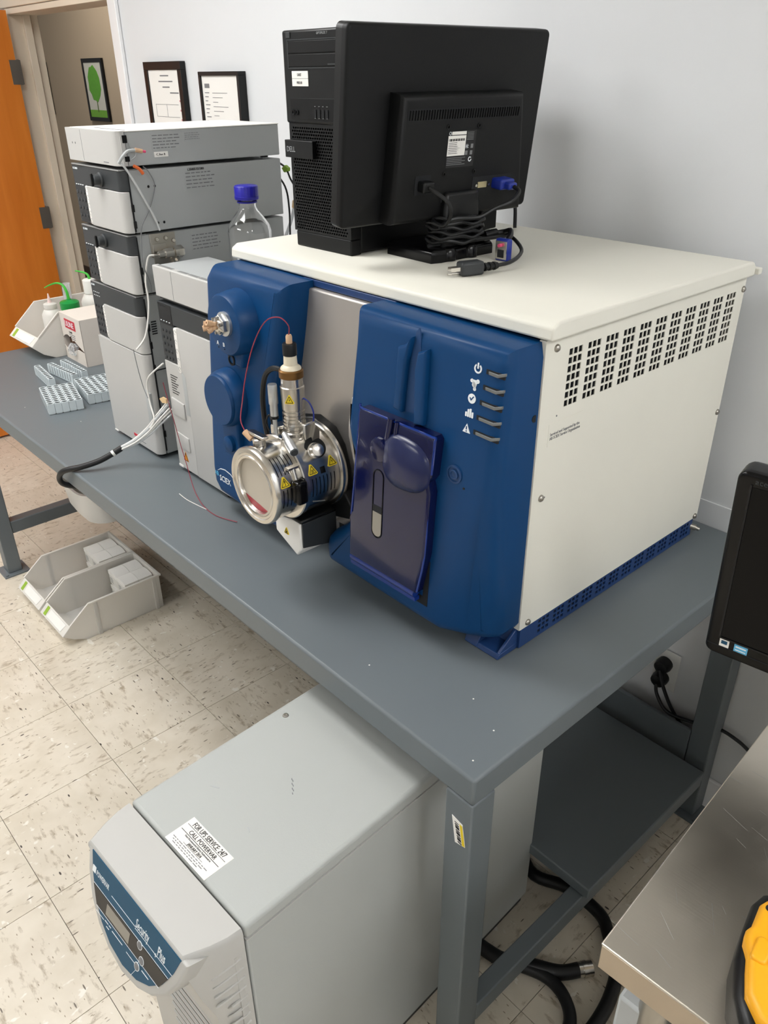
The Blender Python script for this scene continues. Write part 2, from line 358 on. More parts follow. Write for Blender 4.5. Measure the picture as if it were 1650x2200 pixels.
# door frame: jambs, stop, casing, head
tr = G().box(DX0+.001, DX0+.022, WY-.01, 1.085, 0, DZ); tr.box(DX0+.021, DX0+.036, WY+.055, WY+.09, 0, DZ-.02)
struct('trim_1', tr, MT['jamb'], .002)
tr = G().box(DX0+.022, DX1-.022, WY-.01, 1.085, DZ-.024, DZ-.001); struct('trim_2', tr, MT['jamb'], .002)
tr = G().box(DX1-.022, DX1-.001, WY-.01, 1.085, 0, DZ); tr.box(DX1-.001, DX1+.052, WY-.016, WY-.001, 0, DZ+.05); struct('trim_3', tr, MT['trimw'], .003)
tr = G().box(DX0-.06, DX1+.0, WY-.016, WY-.001, DZ+.001, DZ+.055); struct('trim_4', tr, MT['jamb'], .003)
# chair-rail seam low on the wall behind the table (a shallow ledge line)
struct('trim_5', G().box(-2.6, 2.6, WY-.004, WY-.0005, H-.02, H+.055), MT['wall'], .001)
# the open orange door
d = mesh_obj('door_1', G().box(-3.790, -3.746, -.10, .925, .012, DZ-.01), MT['wood'], None, .002); d['kind'] = 'structure'
for z in (.30, 1.02, 1.66):
    part('hinge', G().box(-3.745, -3.7425, .893, .93, z, z+.10).box(-3.797, -3.7435, .9255, .944, z, z+.10).cyl((-3.75,.935,z-.002), (-3.75,.935,z+.102), .0055), MT['hinge'], d)
part('door_handle', G().cyl((-3.746,-.03,1.0), (-3.70,-.03,1.0), .011).tube([(-3.70,-.03,1.0),(-3.695,-.0,1.0),(-3.695,.09,1.0)], .009), MT['hinge'], d)

# ceiling lights
def ceiling_light(x, y, lx, ly, label, zc=CEIL, m='panel_light'):
    t = thing('ceiling_light', label, 'ceiling light', (x, y, zc), 0, 'fluorescent ceiling panels')
    part('diffuser', G().box(-lx/2+.02, lx/2-.02, -ly/2+.02, ly/2-.02, -.012, -.004), MT[m], t, world=False)
    fr = G().box(-lx/2, lx/2, -ly/2, -ly/2+.02, -.015, -.001).box(-lx/2, lx/2, ly/2-.02, ly/2, -.015, -.001).box(-lx/2, -lx/2+.02, -ly/2+.02, ly/2-.02, -.015, -.001).box(lx/2-.02, lx/2, -ly/2+.02, ly/2-.02, -.015, -.001)
    part('frame', fr, MT['trimw'], t, world=False)
LP = [(-1.5, -.35, 'ceiling panel above the chromatograph stack'), (-1.5, -2.4, 'ceiling panel far behind the camera on the left'), (1.9, -2.4, 'ceiling panel behind the camera on the right'), (1.9, .45, 'added fill panel over the right end of the room by the white wall'), (1.9, -.3, 'added fill panel over the right end of the room'), (-3.0, -1.1, 'ceiling panel near the orange door')]  # unseen pair at the right end added to brighten the white side panel
for x, y, l in LP: ceiling_light(x, y, .8 if x > 1.5 else 1.2, .6, l)
ceiling_light(-5.6, 1.7, 1.2, .4, 'ceiling panel in the beige hallway')

# ================================================================== THE WORK TABLE
tb = thing('work_table', 'long slate grey painted steel work table carrying the laboratory instruments', 'table', (-1.29, .475, 0))
part('tabletop', G().box(-2.58, 0, 0, .949, .738, H), MT['bench'], tb, .005)
def leg(x, y):
    part('leg', G().box(x, x+.055, y, y+.052, .007, .738), MT['bench'], tb, .003)
    part('foot_plate', G().box(x-.02, x+.075, y-.022, y+.074, 0, .007).lathe([(.006,0),(.006,.005)], (x+.066, y-.012, .007), n=8), MT['bench'], tb, .001)
for x in (-.055, -2.42):
    for y in (.0, .893): leg(x, y)
part('end_rail', G().box(-.034, .0, .052, .893, .115, .165), MT['bench'], tb, .003)
part('end_rail', G().box(-2.415, -2.37, .052, .893, .165, .215), MT['bench'], tb, .003)
part('lower_shelf', G().box(-2.369, .012, .385, .862, .1655, .195), MT['bench'], tb, .003)
part('back_beam', G().box(-2.365, -.055, .890, .902, .155, .262), MT['bench'], tb, .001)
st = part('barcode_sticker', G().prism([(-.039,.691),(-.017,.686),(-.009,.642),(-.030,.637)], XZ, .0003, .0012), MT['paper'], tb)
part('yellow_stripe', G().prism([(-.0225,.684),(-.017,.683),(-.0096,.643),(-.015,.642)], XZ, .0012, .0015), MT['yell'], st)
bc = G()
for k in range(11):
    z = .683-k*.0038; x = -.0325+k*.00085; bc.prism([(x,z),(x+.008,z-.0016),(x+.008,z-.0016-.0013-.0009*(k%3)),(x,z-.0013-.0009*(k%3))], XZ, .0012, .0016)
part('barcode', bc, MT['ink'], st)
for k, (x, y) in enumerate([(-.12,.13),(-.05,.10),(-1.72,.16),(-1.95,.08),(-.3,.06),(-.03,.03)]):
    part('paint_chip', G().lathe([(.0016,0),(.0012,.0005)], (x,y,H), n=6), MT['paper'], tb)
# ================================================================== THE MASS SPECTROMETER
ms = thing('mass_spectrometer', 'large blue and white bench-top mass spectrometer with a steel source drum', 'instrument', (-.56, .55, H))
XL, XR = -.965, -.150
part('chassis', G().box(XL+.012, XR-.014, .30, .86, .842, 1.352), MT['inner'], ms)  # near-black colour stands in for the inner shade behind the vents
part('rear_panel', G().box(XL, XR-.004, .872, .886, .838, 1.352), MT['white'], ms, .002)
part('side_panel', G().box(XL-.003, XL+.01, .285, .872, .838, 1.354), MT['white'], ms, .002, label='plain white left side panel')
# right side panel with its field of square vents
rows = []
ya, yb, zt, zb = .338, .856, 1.330, 1.238
ng = 11; gp = (yb-ya)/(ng-.28)
cols = []
for k in range(ng):
    for c in range(3):
        a = ya+k*gp+c*gp*.245; cols.append((a, a+gp*.195))
for r in range(7):
    b0 = zb+r*(zt-zb)/6.72; rows.append((b0, b0+(zt-zb)/6.72*.75, cols))
sp = G().perf(lambda a,b,d: (XR+d,a,b), (.279,.8875), (.836,1.354), rows, .0015)
sp.box(XR-.012, XR-.0002, .2785, .281, .836, 1.354).box(XR-.012, XR-.0002, .8855, .8878, .836, 1.354).box(XR-.012, XR-.0002, .281, .8855, .8355, .838).box(XR-.012, XR-.0002, .281, .8855, 1.352, 1.3545)
pnl = part('side_panel', sp, MT['white'], ms, label='white right side panel with rows of square vents')
for y, z in ((.305,1.339),(.881,1.331),(.879,1.083),(.302,1.091),(.300,.845),(.875,.841)):
    part('screw', G().lathe([(.0062,0),(.0060,.002),(.004,.0042),(.0005,.005)], (XR,y,z), (1,0,0), 14), MT['steeld'], pnl)
part('sticker', G().box(XR, XR+.0004, .305, .392, 1.180, 1.218), MT['white'], pnl)
text('lettering', 'Serviced and Supported by the\nAB SCIEX Service Organization', .0072, MT['gink'], pnl, (XR+.0005,.309,1.197), (0,1,0), (0,0,1), squeeze=.86)
for y,z in ((.322,1.228),(.312,1.089)): part('rivet_hole', G().lathe([(.0016,0),(.0014,.0006)], (XR,y,z), (1,0,0), 8), MT['gink'], pnl)
# plinth with vents
cols = []; rows = []
ya, yb = .335, .862; ng = 12; gp = (yb-ya)/(ng-.25)
for k in range(ng):
    for c in range(3): a = ya+k*gp+c*gp*.26; cols.append((a, a+gp*.18))
for r in range(3): b0 = .8015+r*.0105; rows.append((b0, b0+.0072, cols))
pl = G().perf(lambda a,b,d: (XR-.0015+d,a,b), (.284,.875), (H+.004,.8352), rows, .002)
pl.box(XL+.005, XR-.0055, .284, .875, H+.003, .8352).box(XR-.0055, XR-.0017, .284, .286, H+.003, .8352).box(XR-.0055, XR-.0017, .873, .875, H+.003, .8352).box(XR-.0055,XR-.0017,.286,.873,H+.003,H+.0045)
base = part('plinth', pl, MT['navy'], ms)
part('plinth_vent_backing', G().box(XR-.0054, XR-.0042, .287, .872, H+.005, .8350), MT['inner'], base)
part('hose_stub', G().cyl((XR-.010,.872,.815), (XR+.006,.880,.812), .007).cyl((XR+.004,.880,.812), (XR+.013,.884,.809), .0045), MT['steeld'], base)
for x in (XL+.06, XR-.06):
    for y in (.32, .83): part('foot', G().cyl((x,y,H+.0004), (x,y,H+.004), .018), MT['black'], base)
# corner foot under the right cover
cf = G().prism([(.232,H+.001),(.284,H+.001),(.284,.835),(.262,.833),(.236,.806)], lambda a,b,d: (d,a,b), -.235, -.205)
cf.prism([(.232,H+.001),(.284,H+.001),(.284,.806),(.236,.802)], lambda a,b,d: (d,a,b), -.206, -.156)
cf.prism([(.270,H+.001),(.284,H+.001),(.284,.835),(.278,.835)], lambda a,b,d: (d,a,b), -.206, -.158)
cf.prism([(.232,H+.001),(.284,H+.001),(.284,.833),(.277,.833),(.240,.806)], lambda a,b,d: (d,a,b), -.163, -.157)
part('corner_foot', cf, MT['navy'], ms, .0015)
cf = G().prism([(.232,H+.001),(.284,H+.001),(.284,.835),(.262,.833),(.236,.806)], lambda a,b,d: (d,a,b), -.93, -.86)
part('corner_foot', cf, MT['navy'], ms, .0015)
# lid
lid = G().prism([(.270,1.3575),(.882,1.3575),(.882,1.375),(.872,1.385),(.286,1.385),(.272,1.377)], lambda a,b,d: (d,a,b), XL-.002, -.134)
lo = part('lid', lid, MT['white'], ms, .004, seg=3)
part('lid_flange', G().box(-.20, -.128, .883, .897, 1.360, 1.372), MT['white'], lo, .002)
part('front_strip', G().box(-.72, -.46, .2715, .30, 1.343, 1.3565), MT['navy'], ms, .002)

# ---- front covers
yf = lambda b: .200-(1.35-b)*.06            # front plane leans forward towards the bottom
xc = lambda b: -.152-max(0, 1.14-b)/.29*.095
frn = lambda a, b: -(yf(b)+max(0, a-xc(b))*.55)
left_b = [(-.486,1.355),(-.489,1.30),(-.495,1.242),(-.500,1.19),(-.505,1.14),(-.497,1.112),(-.483,1.085),(-.475,1.055),(-.473,1.02),(-.478,.985),(-.492,.957),(-.515,.933),(-.545,.910),(-.560,.892),(-.564,.870),(-.558,.846)]
bot_b = [(-.548,.838),(-.40,.836),(-.30,.835),(-.247,.834),(-.20,.832),(-.175,.834),(-.160,.840),(-.153,.852)]
right_b = [(-.153,.95),(-.153,1.05),(-.153,1.14),(-.153,1.25),(-.153,1.33),(-.158,1.352)]
outl = left_b+bot_b+right_b
def yback(a,b): return -.283
g = G().pillow(outl, XZ, -.284, frn, .024, 6, split=(len(left_b)+3, len(left_b)+len(bot_b)+2))
rc = part('right_cover', g, MT['blue'], ms, ang=50)
lout = [(-.968,1.33),(-.972,1.22),(-.978,1.10),(-.984,.98),(-.986,.90),(-.980,.862),(-.955,.838),(-.85,.832),(-.74,.834),(-.712,.842),(-.705,.865),(-.715,.90),(-.745,.94),(-.765,.985),(-.768,1.03),(-.760,1.08),(-.742,1.14),(-.722,1.20),(-.704,1.27),(-.690,1.335),(-.688,1.355),(-.80,1.356),(-.945,1.355)]
lc = part('left_cover', G().pillow(lout, XZ, -.284, lambda a,b: -yf(b), .024, 6), MT['blue'], ms, ang=50)
sil = part('centre_panel', G().prism([(-.735,.845),(-.545,.845),(-.462,.90),(-.462,1.342),(-.735,1.342)], XZ, -.283, -.262), MT['silver'], ms, .004)
ck = [p for p in left_b if .90 < p[1] < 1.2]
part('panel_cheek', G().pillow([(a+.006,b) for a,b in ck]+[(a-.034*max(.30,min(1,(1.19-b)/.10)),b) for a,b in reversed(ck)], XZ, -.262, -.205, .012, 5), MT['silver'], sil)
0 and part('centre_panel_bulge', G().pillow([(-.70,.862),(-.56,.855),(-.487,.94),(-.468,1.03),(-.487,1.10),(-.53,1.16),(-.62,1.18),(-.72,1.13),(-.735,1.0)], XZ, -.262, -.235, .02, 5), MT['silver'], sil)

# ---- right cover details
F = lambda x, z, d=0: (x, yf(z)-d, z)
FXZ = lambda a, b, d: (a, yf(b)-d, b)
# twin ridges that flank the guide slot, and the dark slot between them
part('slot', G().prism([(-.336,1.345),(-.330,1.352),(-.326,1.34),(-.322,1.30),(-.326,1.215),(-.352,1.213),(-.349,1.28)], FXZ, -.002, .0008), MT['blued'], rc)
part('ridge', G().pillow([(-.372,1.215),(-.353,1.212),(-.346,1.30),(-.337,1.338),(-.350,1.325),(-.366,1.318)], FXZ, -.002, .012, .006, 4), MT['blue'], rc)
part('ridge', G().pillow([(-.323,1.200),(-.303,1.204),(-.304,1.325),(-.322,1.318),(-.327,1.29)], FXZ, -.002, .012, .006, 4), MT['blue'], rc)
# blue acrylic door over the syringe drive
dr = part('syringe_door', G().pillow([(-.462,.905),(-.285,.905),(-.270,.985),(-.268,1.10),(-.274,1.118),(-.266,1.13),(-.262,1.193),(-.268,1.199),(-.440,1.199),(-.446,1.193),(-.456,1.0),(-.464,.99)], FXZ, .0, .020, .005, 4), MT['bluet'], rc, ang=30)
part('door_edge_glow', G().tube([F(-.4595,.99,.018),F(-.453,1.06,.018),F(-.4425,1.194,.018),F(-.4375,1.1975,.018),F(-.36,1.1975,.018),F(-.271,1.1975,.018),F(-.2645,1.192,.018),F(-.267,1.135,.018)], .0022, sub=3), MT['bluer'], dr)  # brighter blue paints in the glow along the acrylic edge
part('door_edge_glow', G().tube([F(-.2715,1.09,.016),F(-.272,.985,.016),F(-.2845,.908,.016)], .0022, sub=3), MT['bluer'], dr)
kn = G()
kn.v, kn.f = [], []
nu, nv = 24, 12
for i in range(nv+1):
    ph = -PI/2+PI*i/nv
    for j in range(nu):
        th = 2*PI*j/nu; sx = math.copysign(abs(math.cos(th))**.75, math.cos(th)); sz = math.copysign(abs(math.sin(th))**.8, math.sin(th))
        a = -.324+.056*math.cos(ph)*sx; b = 1.134+.047*math.cos(ph)*sz*(1-.10*sx); kn.v.append(F(a, b, .019+.016*math.sin(ph)))
for i in range(nv):
    for j in range(nu): kn.f.append((i*nu+j, i*nu+(j+1)%nu, (i+1)*nu+(j+1)%nu, (i+1)*nu+j))
part('door_knob', kn, MT['blues'], dr)
part('collar', G().lathe([(.021,0),(.0225,.006),(.020,.012),(.011,.014)], F(-.385,1.141,.015), (0,-1,0), 24), MT['bluet'], dr)
part('guide_rod', G().cyl(F(-.368,1.165,.021), F(-.362,1.203,.021), .006).cyl(F(-.352,1.165,.020), F(-.348,1.2,.020), .004), MT['bluet'], dr)
g = G(); po = arc(-.388,1.09,.0125,0,180,8)+arc(-.388,.985,.0125,180,360,8)
for k in range(len(po)):
    p, q = po[k], po[(k+1)%len(po)]
    g.tube([F(p[0],p[1],.0203), F(q[0],q[1],.0203)], .0012, 6, 1)
part('slot_outline', g, MT['blackg'], dr)
part('slot_block', G().prism(rrect(-.3995,-.3765,1.022,1.034,.001), FXZ, .0195, .0207), MT['inner'], dr)
part('slot_window', G().prism([(-.3995,1.021),(-.3765,1.021),(-.3765,.986)]+arc(-.388,.986,.0115,0,-180,8), FXZ, .0195, .0206), MT['lcd'], dr)
hg = part('door_hinge', G().cyl(F(-.462,.899,.010), F(-.292,.899,.010), .008, n=14).box(-.463,-.290,yf(.89)-.014,yf(.89)-.003,.884,.8915), MT['bluer'], dr)
part('door_recess', G().prism([(-.466,.8755),(-.272,.8755),(-.272,.965),(-.284,.965),(-.284,.892),(-.466,.892)], FXZ, -.002, .0009), MT['inner'], rc)
# status lights and pictograms
for k, z in enumerate((1.3185, 1.2945, 1.2705, 1.2465, 1.2225)):
    xa = -.189-.0035*k
    part('light_slot', G().prism([(xa-.001,z+.0036),(xa-.001,z-.0036),(-.156,z-.005),(-.156,z+.002)], FXZ, -.002, .0009), MT['inner'], rc)
    part('light_bar', G().prism([(xa+.004,z+.0014),(xa+.005,z-.0030),(-.168,z-.0042),(-.1535,z+.0012),(-.1535,z+.0055),(-.168,z+.0006)], FXZ, -.001, .0026), MT['smoke'], rc, .0006)
def fpoly(*polys):
    g = G()
    for p in polys: g.prism(p, FXZ, -.0005, .0009)
    return g
ix = [(-.2065,1.3185),(-.210,1.2945),(-.213,1.2715),(-.2155,1.248),(-.218,1.223)]
c = ix[0]; g = G(); ring2d(g, FXZ, c, .0072, .0048, -.0005, .0009, 125, 415, 18); g.prism([(c[0]-.0012,c[1]),(c[0]+.0012,c[1]),(c[0]+.0012,c[1]+.0085),(c[0]-.0012,c[1]+.0085)], FXZ, -.0005, .0009)
part('power_icon', g, MT['wink'], rc)
c = ix[1]; part('molecule_icon', fpoly(*[arc(c[0]+dx,c[1]+dz,r,0,330,9) for dx,dz,r in ((-.006,.004,.0028),(.0055,.005,.0032),(-.001,-.001,.0042),(.0005,-.0075,.0028))], [(c[0]-.006,c[1]+.006),(c[0]+.006,c[1]+.006),(c[0]+.001,c[1]-.008),(c[0]-.001,c[1]-.008)]), MT['wink'], rc)
c = ix[2]; tk = part('check_icon', fpoly(arc(c[0],c[1],.0075,0,345,22)), MT['wink'], rc)
part('check_mark', G().prism([(c[0]-.004,c[1]+.0005),(c[0]-.001,c[1]-.0035),(c[0]+.0045,c[1]+.0035),(c[0]+.003,c[1]+.0045),(c[0]-.001,c[1]-.0005),(c[0]-.003,c[1]+.002)], FXZ, .0008, .0013), MT['blue'], rc)
c = ix[3]; part('bars_icon', fpoly(*[rrect(c[0]-.0078+k*.0042,c[0]-.0078+k*.0042+.0032,c[1]-.006,c[1]-.001+h,.0008,2) for k,h in enumerate((.002,.007,.0085,.004))]), MT['wink'], rc)
c = ix[4]; part('warning_icon', fpoly([(c[0]-.0075,c[1]-.006),(c[0]+.0075,c[1]-.006),(c[0],c[1]+.008)]), MT['wink'], rc)
part('warning_mark', G().prism([(c[0]-.0009,c[1]-.001),(c[0]+.0009,c[1]-.001),(c[0]+.0011,c[1]+.004),(c[0]-.0011,c[1]+.004)], FXZ, .0008, .0013).prism([(c[0]-.001,c[1]-.0045),(c[0]+.001,c[1]-.0045),(c[0]+.001,c[1]-.0025),(c[0]-.001,c[1]-.0025)], FXZ, .0008, .0013), MT['blue'], rc)
part('round_button', G().lathe([(.0155,-.002),(.0155,.002),(.0125,.0025),(.0120,.0006),(.0085,.0006),(.0085,.003),(.006,.0035),(.0055,.002),(.0005,.002)], F(-.2345,1.142), (0,-1,0), 28), MT['blued'], rc)
part('pin_hole', G().lathe([(.0022,0),(.0018,.0012)], F(-.213,1.125), (0,-1,0), 8), MT['inner'], rc)
part('cover_latch', G().prism(arc(.270,1.2365,.006,60,300,8), lambda a,b,d: (d,a,b), -.1535, -.1522), MT['inner'], rc)

# ---- left cover details
b1 = part('valve_boss', G().lathe([(.066,0),(.064,.020),(.061,.040),(.058,.0445),(.054,.0455)], (-.832,.200,1.262), (0.0,-1,0), 40), MT['blue'], lc)
b1n = part('boss_neck', G().pillow([(-.872,1.215),(-.80,1.215),(-.812,1.175),(-.860,1.175)], FXZ, -.002, .018, .008, 4), MT['blue'], lc)
b2 = part('pump_boss', G().lathe([(.063,0),(.061,.018),(.0585,.026),(.055,.029),(.0545,.034),(.0525,.0365)], (-.880,.187,1.094), (0,-1,0), 40), MT['blue'], lc)
part('boss_neck', G().pillow([(-.905,1.05),(-.842,1.05),(-.835,.965),(-.897,.965)], FXZ, -.002, .014, .006, 4), MT['blue'], lc)
part('boss_knob', G().lathe([(.018,0),(.018,.012),(.015,.014)], F(-.868,.995,.010), (0,-1,0), 24), MT['blue'], lc)
part('round_port', G().lathe([(.0115,0),(.0115,.004),(.0085,.0045),(.0085,.001),(.0005,.001)], F(-.842,1.186,.016), (0,-1,0), 24), MT['inner'], lc)
vx, vy, vz = -.822, .1545, 1.268
va = part('injection_valve', G().lathe([(.024,0),(.024,.006),(.0205,.007)], (vx,vy,vz), (0,-1,0), 30), MT['alu'], lc)
part('valve_stator', G().lathe([(.0205,.006),(.0205,.016),(.015,.022),(.007,.024)], (vx,vy,vz), (0,-1,0), 6), MT['steel'], va)
for k in range(6):
    a = math.radians(60*k+15); dx, dz = math.cos(a), math.sin(a)
    part('valve_screw', G().lathe([(.0034,0),(.0034,.006),(.002,.006)], (vx+.015*dx,vy-.017,vz+.015*dz), (0,-1,0), 10), MT['steeld'], va)
for a, l in ((150,.024),(205,.026),(255,.020),(100,.022)):
    dx, dz = math.cos(math.radians(a))*.5, math.sin(math.radians(a))*.35
    p0 = Vector((vx+.006*dx,vy-.020,vz+.006*dz)); dd = Vector((dx,-1,dz)).normalized()
    part('fitting', G().lathe([(.0042,0),(.0042,.010),(.0058,.011),(.0058,l),(.0022,l),(.0022,l-.004),(.0003,l-.004)], p0, dd, 12), MT['peach'], va)
text('lettering', 'A', .0115, MT['wink'], lc, (-.858,.1535,1.219), (1,0,0), (0,0,1), 'CENTER')
text('lettering', 'B', .0115, MT['wink'], lc, (-.836,.1535,1.219), (1,0,0), (0,0,1), 'CENTER')
for x in (-.858,-.836): part('indicator_dot', G().lathe([(.0016,0),(.0012,.0008)], (x,.1545,1.2135), (0,-1,0), 8), MT['inner'], lc)
lg = F(-.966,.885,.0004)
text('lettering', 'AB', .0155, MT['lblue'], lc, lg, (1,.0,0), (0,0,1), squeeze=.8)
text('lettering', 'SCIEX', .0205, MT['wink'], lc, F(-.946,.877,.0004), (1,0,0), (0,0,1), squeeze=.85)
g = G()
pts = [(-.955,.898),(-.942,.906),(-.922,.9095),(-.900,.906),(-.884,.897)]
for k in range(4):
    (a0,b0),(a1,b1_) = pts[k], pts[k+1]; t0_, t1_ = (.0006,.0016,.002,.0014)[k], (.0016,.002,.0014,.0004)[k]
    g.prism([(a0,b0-t0_/2),(a1,b1_-t1_/2),(a1,b1_+t1_/2),(a0,b0+t0_/2)], FXZ, -.0003, .0008)
part('logo_swoosh', g, MT['wink'], lc)
part('logo_line', G().prism([(-.955,.9105),(-.905,.909),(-.905,.9098),(-.955,.9115)], FXZ, -.0003, .0005), MT['blued'], lc)

# ---- ion source
cx, cz = -.606, 1.029
src = part('source_shield', G().prism([(-.625,1.118),(-.577,1.106),(-.552,1.078),(-.536,1.03),(-.533,.99),(-.512,.965),(-.520,.935),(-.60,.915),(-.69,.925),(-.705,1.03),(-.675,1.105)], XZ, -.228, -.204), MT['black'], ms, .003)
def slotted(r, y0, y1, slots, n=120, th=.002):
    ys = sorted({y0, y1, *[s[0] for s in slots], *[s[1] for s in slots]})
    g = G(); V = []; F_ = []
    for y in ys:
        for k in range(n):
            a = 2*PI*k/n; V.append((cx+r*math.cos(a), y, cz+r*math.sin(a)))
    for i in range(len(ys)-1):
        ym = (ys[i]+ys[i+1])/2
        for k in range(n):
            am = (k+.5)*360/n
            if any(s[0] < ym < s[1] and any((s[2] < am+t < s[3]) for t in (0,-360)) for s in slots): continue
            k2 = (k+1)%n; F_.append((i*n+k,i*n+k2,(i+1)*n+k2,(i+1)*n+k))
    return g.add(V, F_)
AX = (0,-1,0)
slF = [(.064+.0075*k, .0658+.0075*k, a0, a1) for k in range(6) for a0, a1 in ((30,60),(95,130))]
slF += [(.066+.0085*k, .068+.0085*k, -22, 10) for k in range(3)]
fh = part('front_housing', slotted(.0715, .060, .110, slF), MT['steel'], src)
slR = [(.1265+.0085*k, .1285+.0085*k, -14, 12) for k in range(7)]
slR += [(.149,.160,16,25)]
rh = part('rear_housing', slotted(.0785, .118, .200, slR), MT['steel'], src)
part('inner_sleeve', G().lathe([(.068,0),(.068,.145)], (cx,.205,cz), AX, 40), MT['inner'], src)
part('rear_flange', G().lathe([(.0865,0),(.0865,.006),(.084,.010),(.0785,.011)], (cx,.204,cz), AX, 64), MT['steel'], src)
part('middle_flange', G().lathe([(.0785,0),(.0825,.0015),(.0825,.010),(.0805,.012),(.0715,.0125)], (cx,.120,cz), AX, 64), MT['steel'], src)
part('front_ring', G().lathe([(.0715,0),(.0752,.001),(.0752,.009),(.073,.0125),(.066,.0135),(.064,.0115),(.060,.0115),(.0585,.013),(.0545,.012),(.053,.008),(.053,-.01)], (cx,.062,cz), AX, 64, caps=False), MT['steel'], src)
part('window', G().lathe([(.0535,0),(.0535,.002)], (cx,.060,cz), AX, 48), MT['beige'], src)
rw = [(cx+.0525*math.cos(math.radians(a)), cz+.0525*math.sin(math.radians(a))) for a in range(218,305,6)]
part('red_wedge', G().prism(rw, XZ, -.058, -.0573), MT['red'], src)
# latch, knob and fittings on the drum
part('latch', G().box(cx+.070,cx+.092,.084,.108,cz-.020,cz+.026), MT['blackg'], src, .006, seg=3)
part('latch_rod', G().cyl((cx+.071,.096,cz+.020), (cx+.062,.096,cz+.044), .004).box(cx+.054,cx+.066,.084,.108,cz+.043,cz+.047), MT['steel'], src)
tn = part('thumb_nut', G().lathe([(.012,0),(.012,.012),(.009,.014)], (cx-.012,.078,cz+.071), (-.1,0,1), 18), MT['steel'], src)
part('wing', G().pillow([(-.022,-.007),(.022,-.007),(.026,0),(.022,.007),(-.022,.007),(-.026,0)], lambda a,b,d: (cx-.013+a, .078+b, cz+.083+d+abs(a)*.25), 0, .005, .002), MT['steel'], tn)
part('fitting', G().cyl((cx-.030,.074,cz+.078), (cx-.046,.070,cz+.089), .0062, n=12), MT['peach'], src)
# probe tower
px_, py_ = cx, .150
pr = part('probe_tower', G().lathe([(.0285,1.095),(.0285,1.104),(.024,1.106),(.024,1.112)]+[(r,z) for k in range(6) for r,z in ((.0215,1.114+.007*k),(.0215,1.118+.007*k),(.0196,1.1185+.007*k),(.0196,1.1208+.007*k))]+[(.0215,1.157),(.0222,1.195),(.0222,1.199),(.0205,1.2005),(.020,1.2155)], (px_,py_,0), (0,0,1), 40), MT['steel'], src, ang=25)
part('bronze_ring', G().lathe([(.0205,1.2155),(.0225,1.217),(.0225,1.229),(.0205,1.2315)], (px_,py_,0), (0,0,1), 36), MT['brass'], pr)
part('insulator', G().lathe([(.019,1.2315),(.018,1.235),(.0125,1.239),(.0115,1.258)], (px_,py_,0), (0,0,1), 28), MT['ceram'], pr)
part('black_cap', G().lathe([(.0118,1.256),(.0128,1.257),(.0128,1.276),(.0118,1.278),(.006,1.278)], (px_,py_,0), (0,0,1), 20), MT['black'], pr)
part('fitting', G().lathe([(.0058,1.277),(.0058,1.290),(.0045,1.293)], (px_,py_,0), (0,0,1), 12), MT['peach'], pr)
part('adapter_block', G().box(px_-.045,px_-.020,.125,.168,1.092,1.118).box(px_+.018,px_+.036,.145,.172,1.09,1.135).box(px_-.030,px_+.028,.135,.17,1.088,1.101), MT['steel'], src, .003)
part('bracket', G().prism([(.156,1.095),(.174,1.090),(.176,1.118),(.168,1.130)], lambda a,b,d: (d,a,b), px_+.036, px_+.042), MT['steeld'], src)
mc = part('micrometer', G().lathe([(.0042,1.098),(.0042,1.140),(.0074,1.142),(.0074,1.164),(.0088,1.166),(.0088,1.200),(.0082,1.203)], (px_-.022,.122,0), (0,0,1), 24), MT['alu'], src)
part('micrometer_ring', G().lathe([(.0079,1.137),(.0079,1.1425)], (px_-.022,.122,0), (0,0,1), 20), MT['black'], mc)
a = Vector((px_+.012,.118,1.117)); dd = Vector((.062,-.020,-.018)).normalized()
mh = part('micrometer', G().lathe([(.0058,0),(.0062,.022),(.0085,.024),(.0088,.053),(.0084,.055)], a, dd, 24), MT['alu'], src)
part('micrometer_cap', G().lathe([(.0072,.0555),(.0068,.057)], a, dd, 20), MT['dgrey'], mh)
part('drive_shaft', G().box(px_+.004,px_+.016,.107,.116,1.085,1.112).cyl((px_+.012,.112,1.078),(px_+.012,.112,1.09),.004), MT['steel'], src, .001)
part('side_port', G().lathe([(.021,0),(.021,.006),(.018,.007)], (cx+.046,.158,cz+.058), (.72,-.12,.68), 28), MT['black'], src)
part('port_knob', G().lathe([(.014,.006),(.0145,.016),(.0125,.017),(.0135,.024),(.011,.034),(.004,.036)], (cx+.046,.154,cz+.055), (.85,-.25,.42), 24), MT['steel'], src)
part('black_hose', G().tube([(px_-.018,py_,1.212),(-.632,.148,1.221),(-.652,.142,1.222),(-.673,.138,1.203),(-.684,.136,1.161),(-.684,.136,1.113),(-.674,.134,1.078)], .0052), MT['cable'], src)
part('thin_wire', G().tube([(px_-.016,py_,1.205),(px_-.026,py_,1.198),(px_-.030,py_-.002,1.17),(px_-.022,py_,1.14)], .0018, 6), MT['cable'], src)
part('thin_wire', G().tube([(px_-.055,py_-.02,1.10),(px_-.064,py_-.02,1.115),(px_-.056,py_-.016,1.13),(px_-.048,py_-.016,1.10)], .0018, 6), MT['cable'], src)
part('blue_wire', G().tube([(px_+.018,py_+.01,1.178),(px_+.028,py_+.016,1.170),(px_+.034,py_+.02,1.150),(px_+.030,py_+.02,1.125)], .0014, 6), MT['vga'], src)
part('sample_line', G().tube([(px_,py_,1.292),(-.602,.148,1.310),(-.620,.142,1.322),(-.655,.136,1.309),(-.690,.130,1.262),(-.713,.122,1.20),(-.715,.110,1.15),(-.695,.090,1.122),(cx-.044,.071,cz+.088)], .0011, 6), MT['redtube'], src, label='thin dark red loop of tubing')
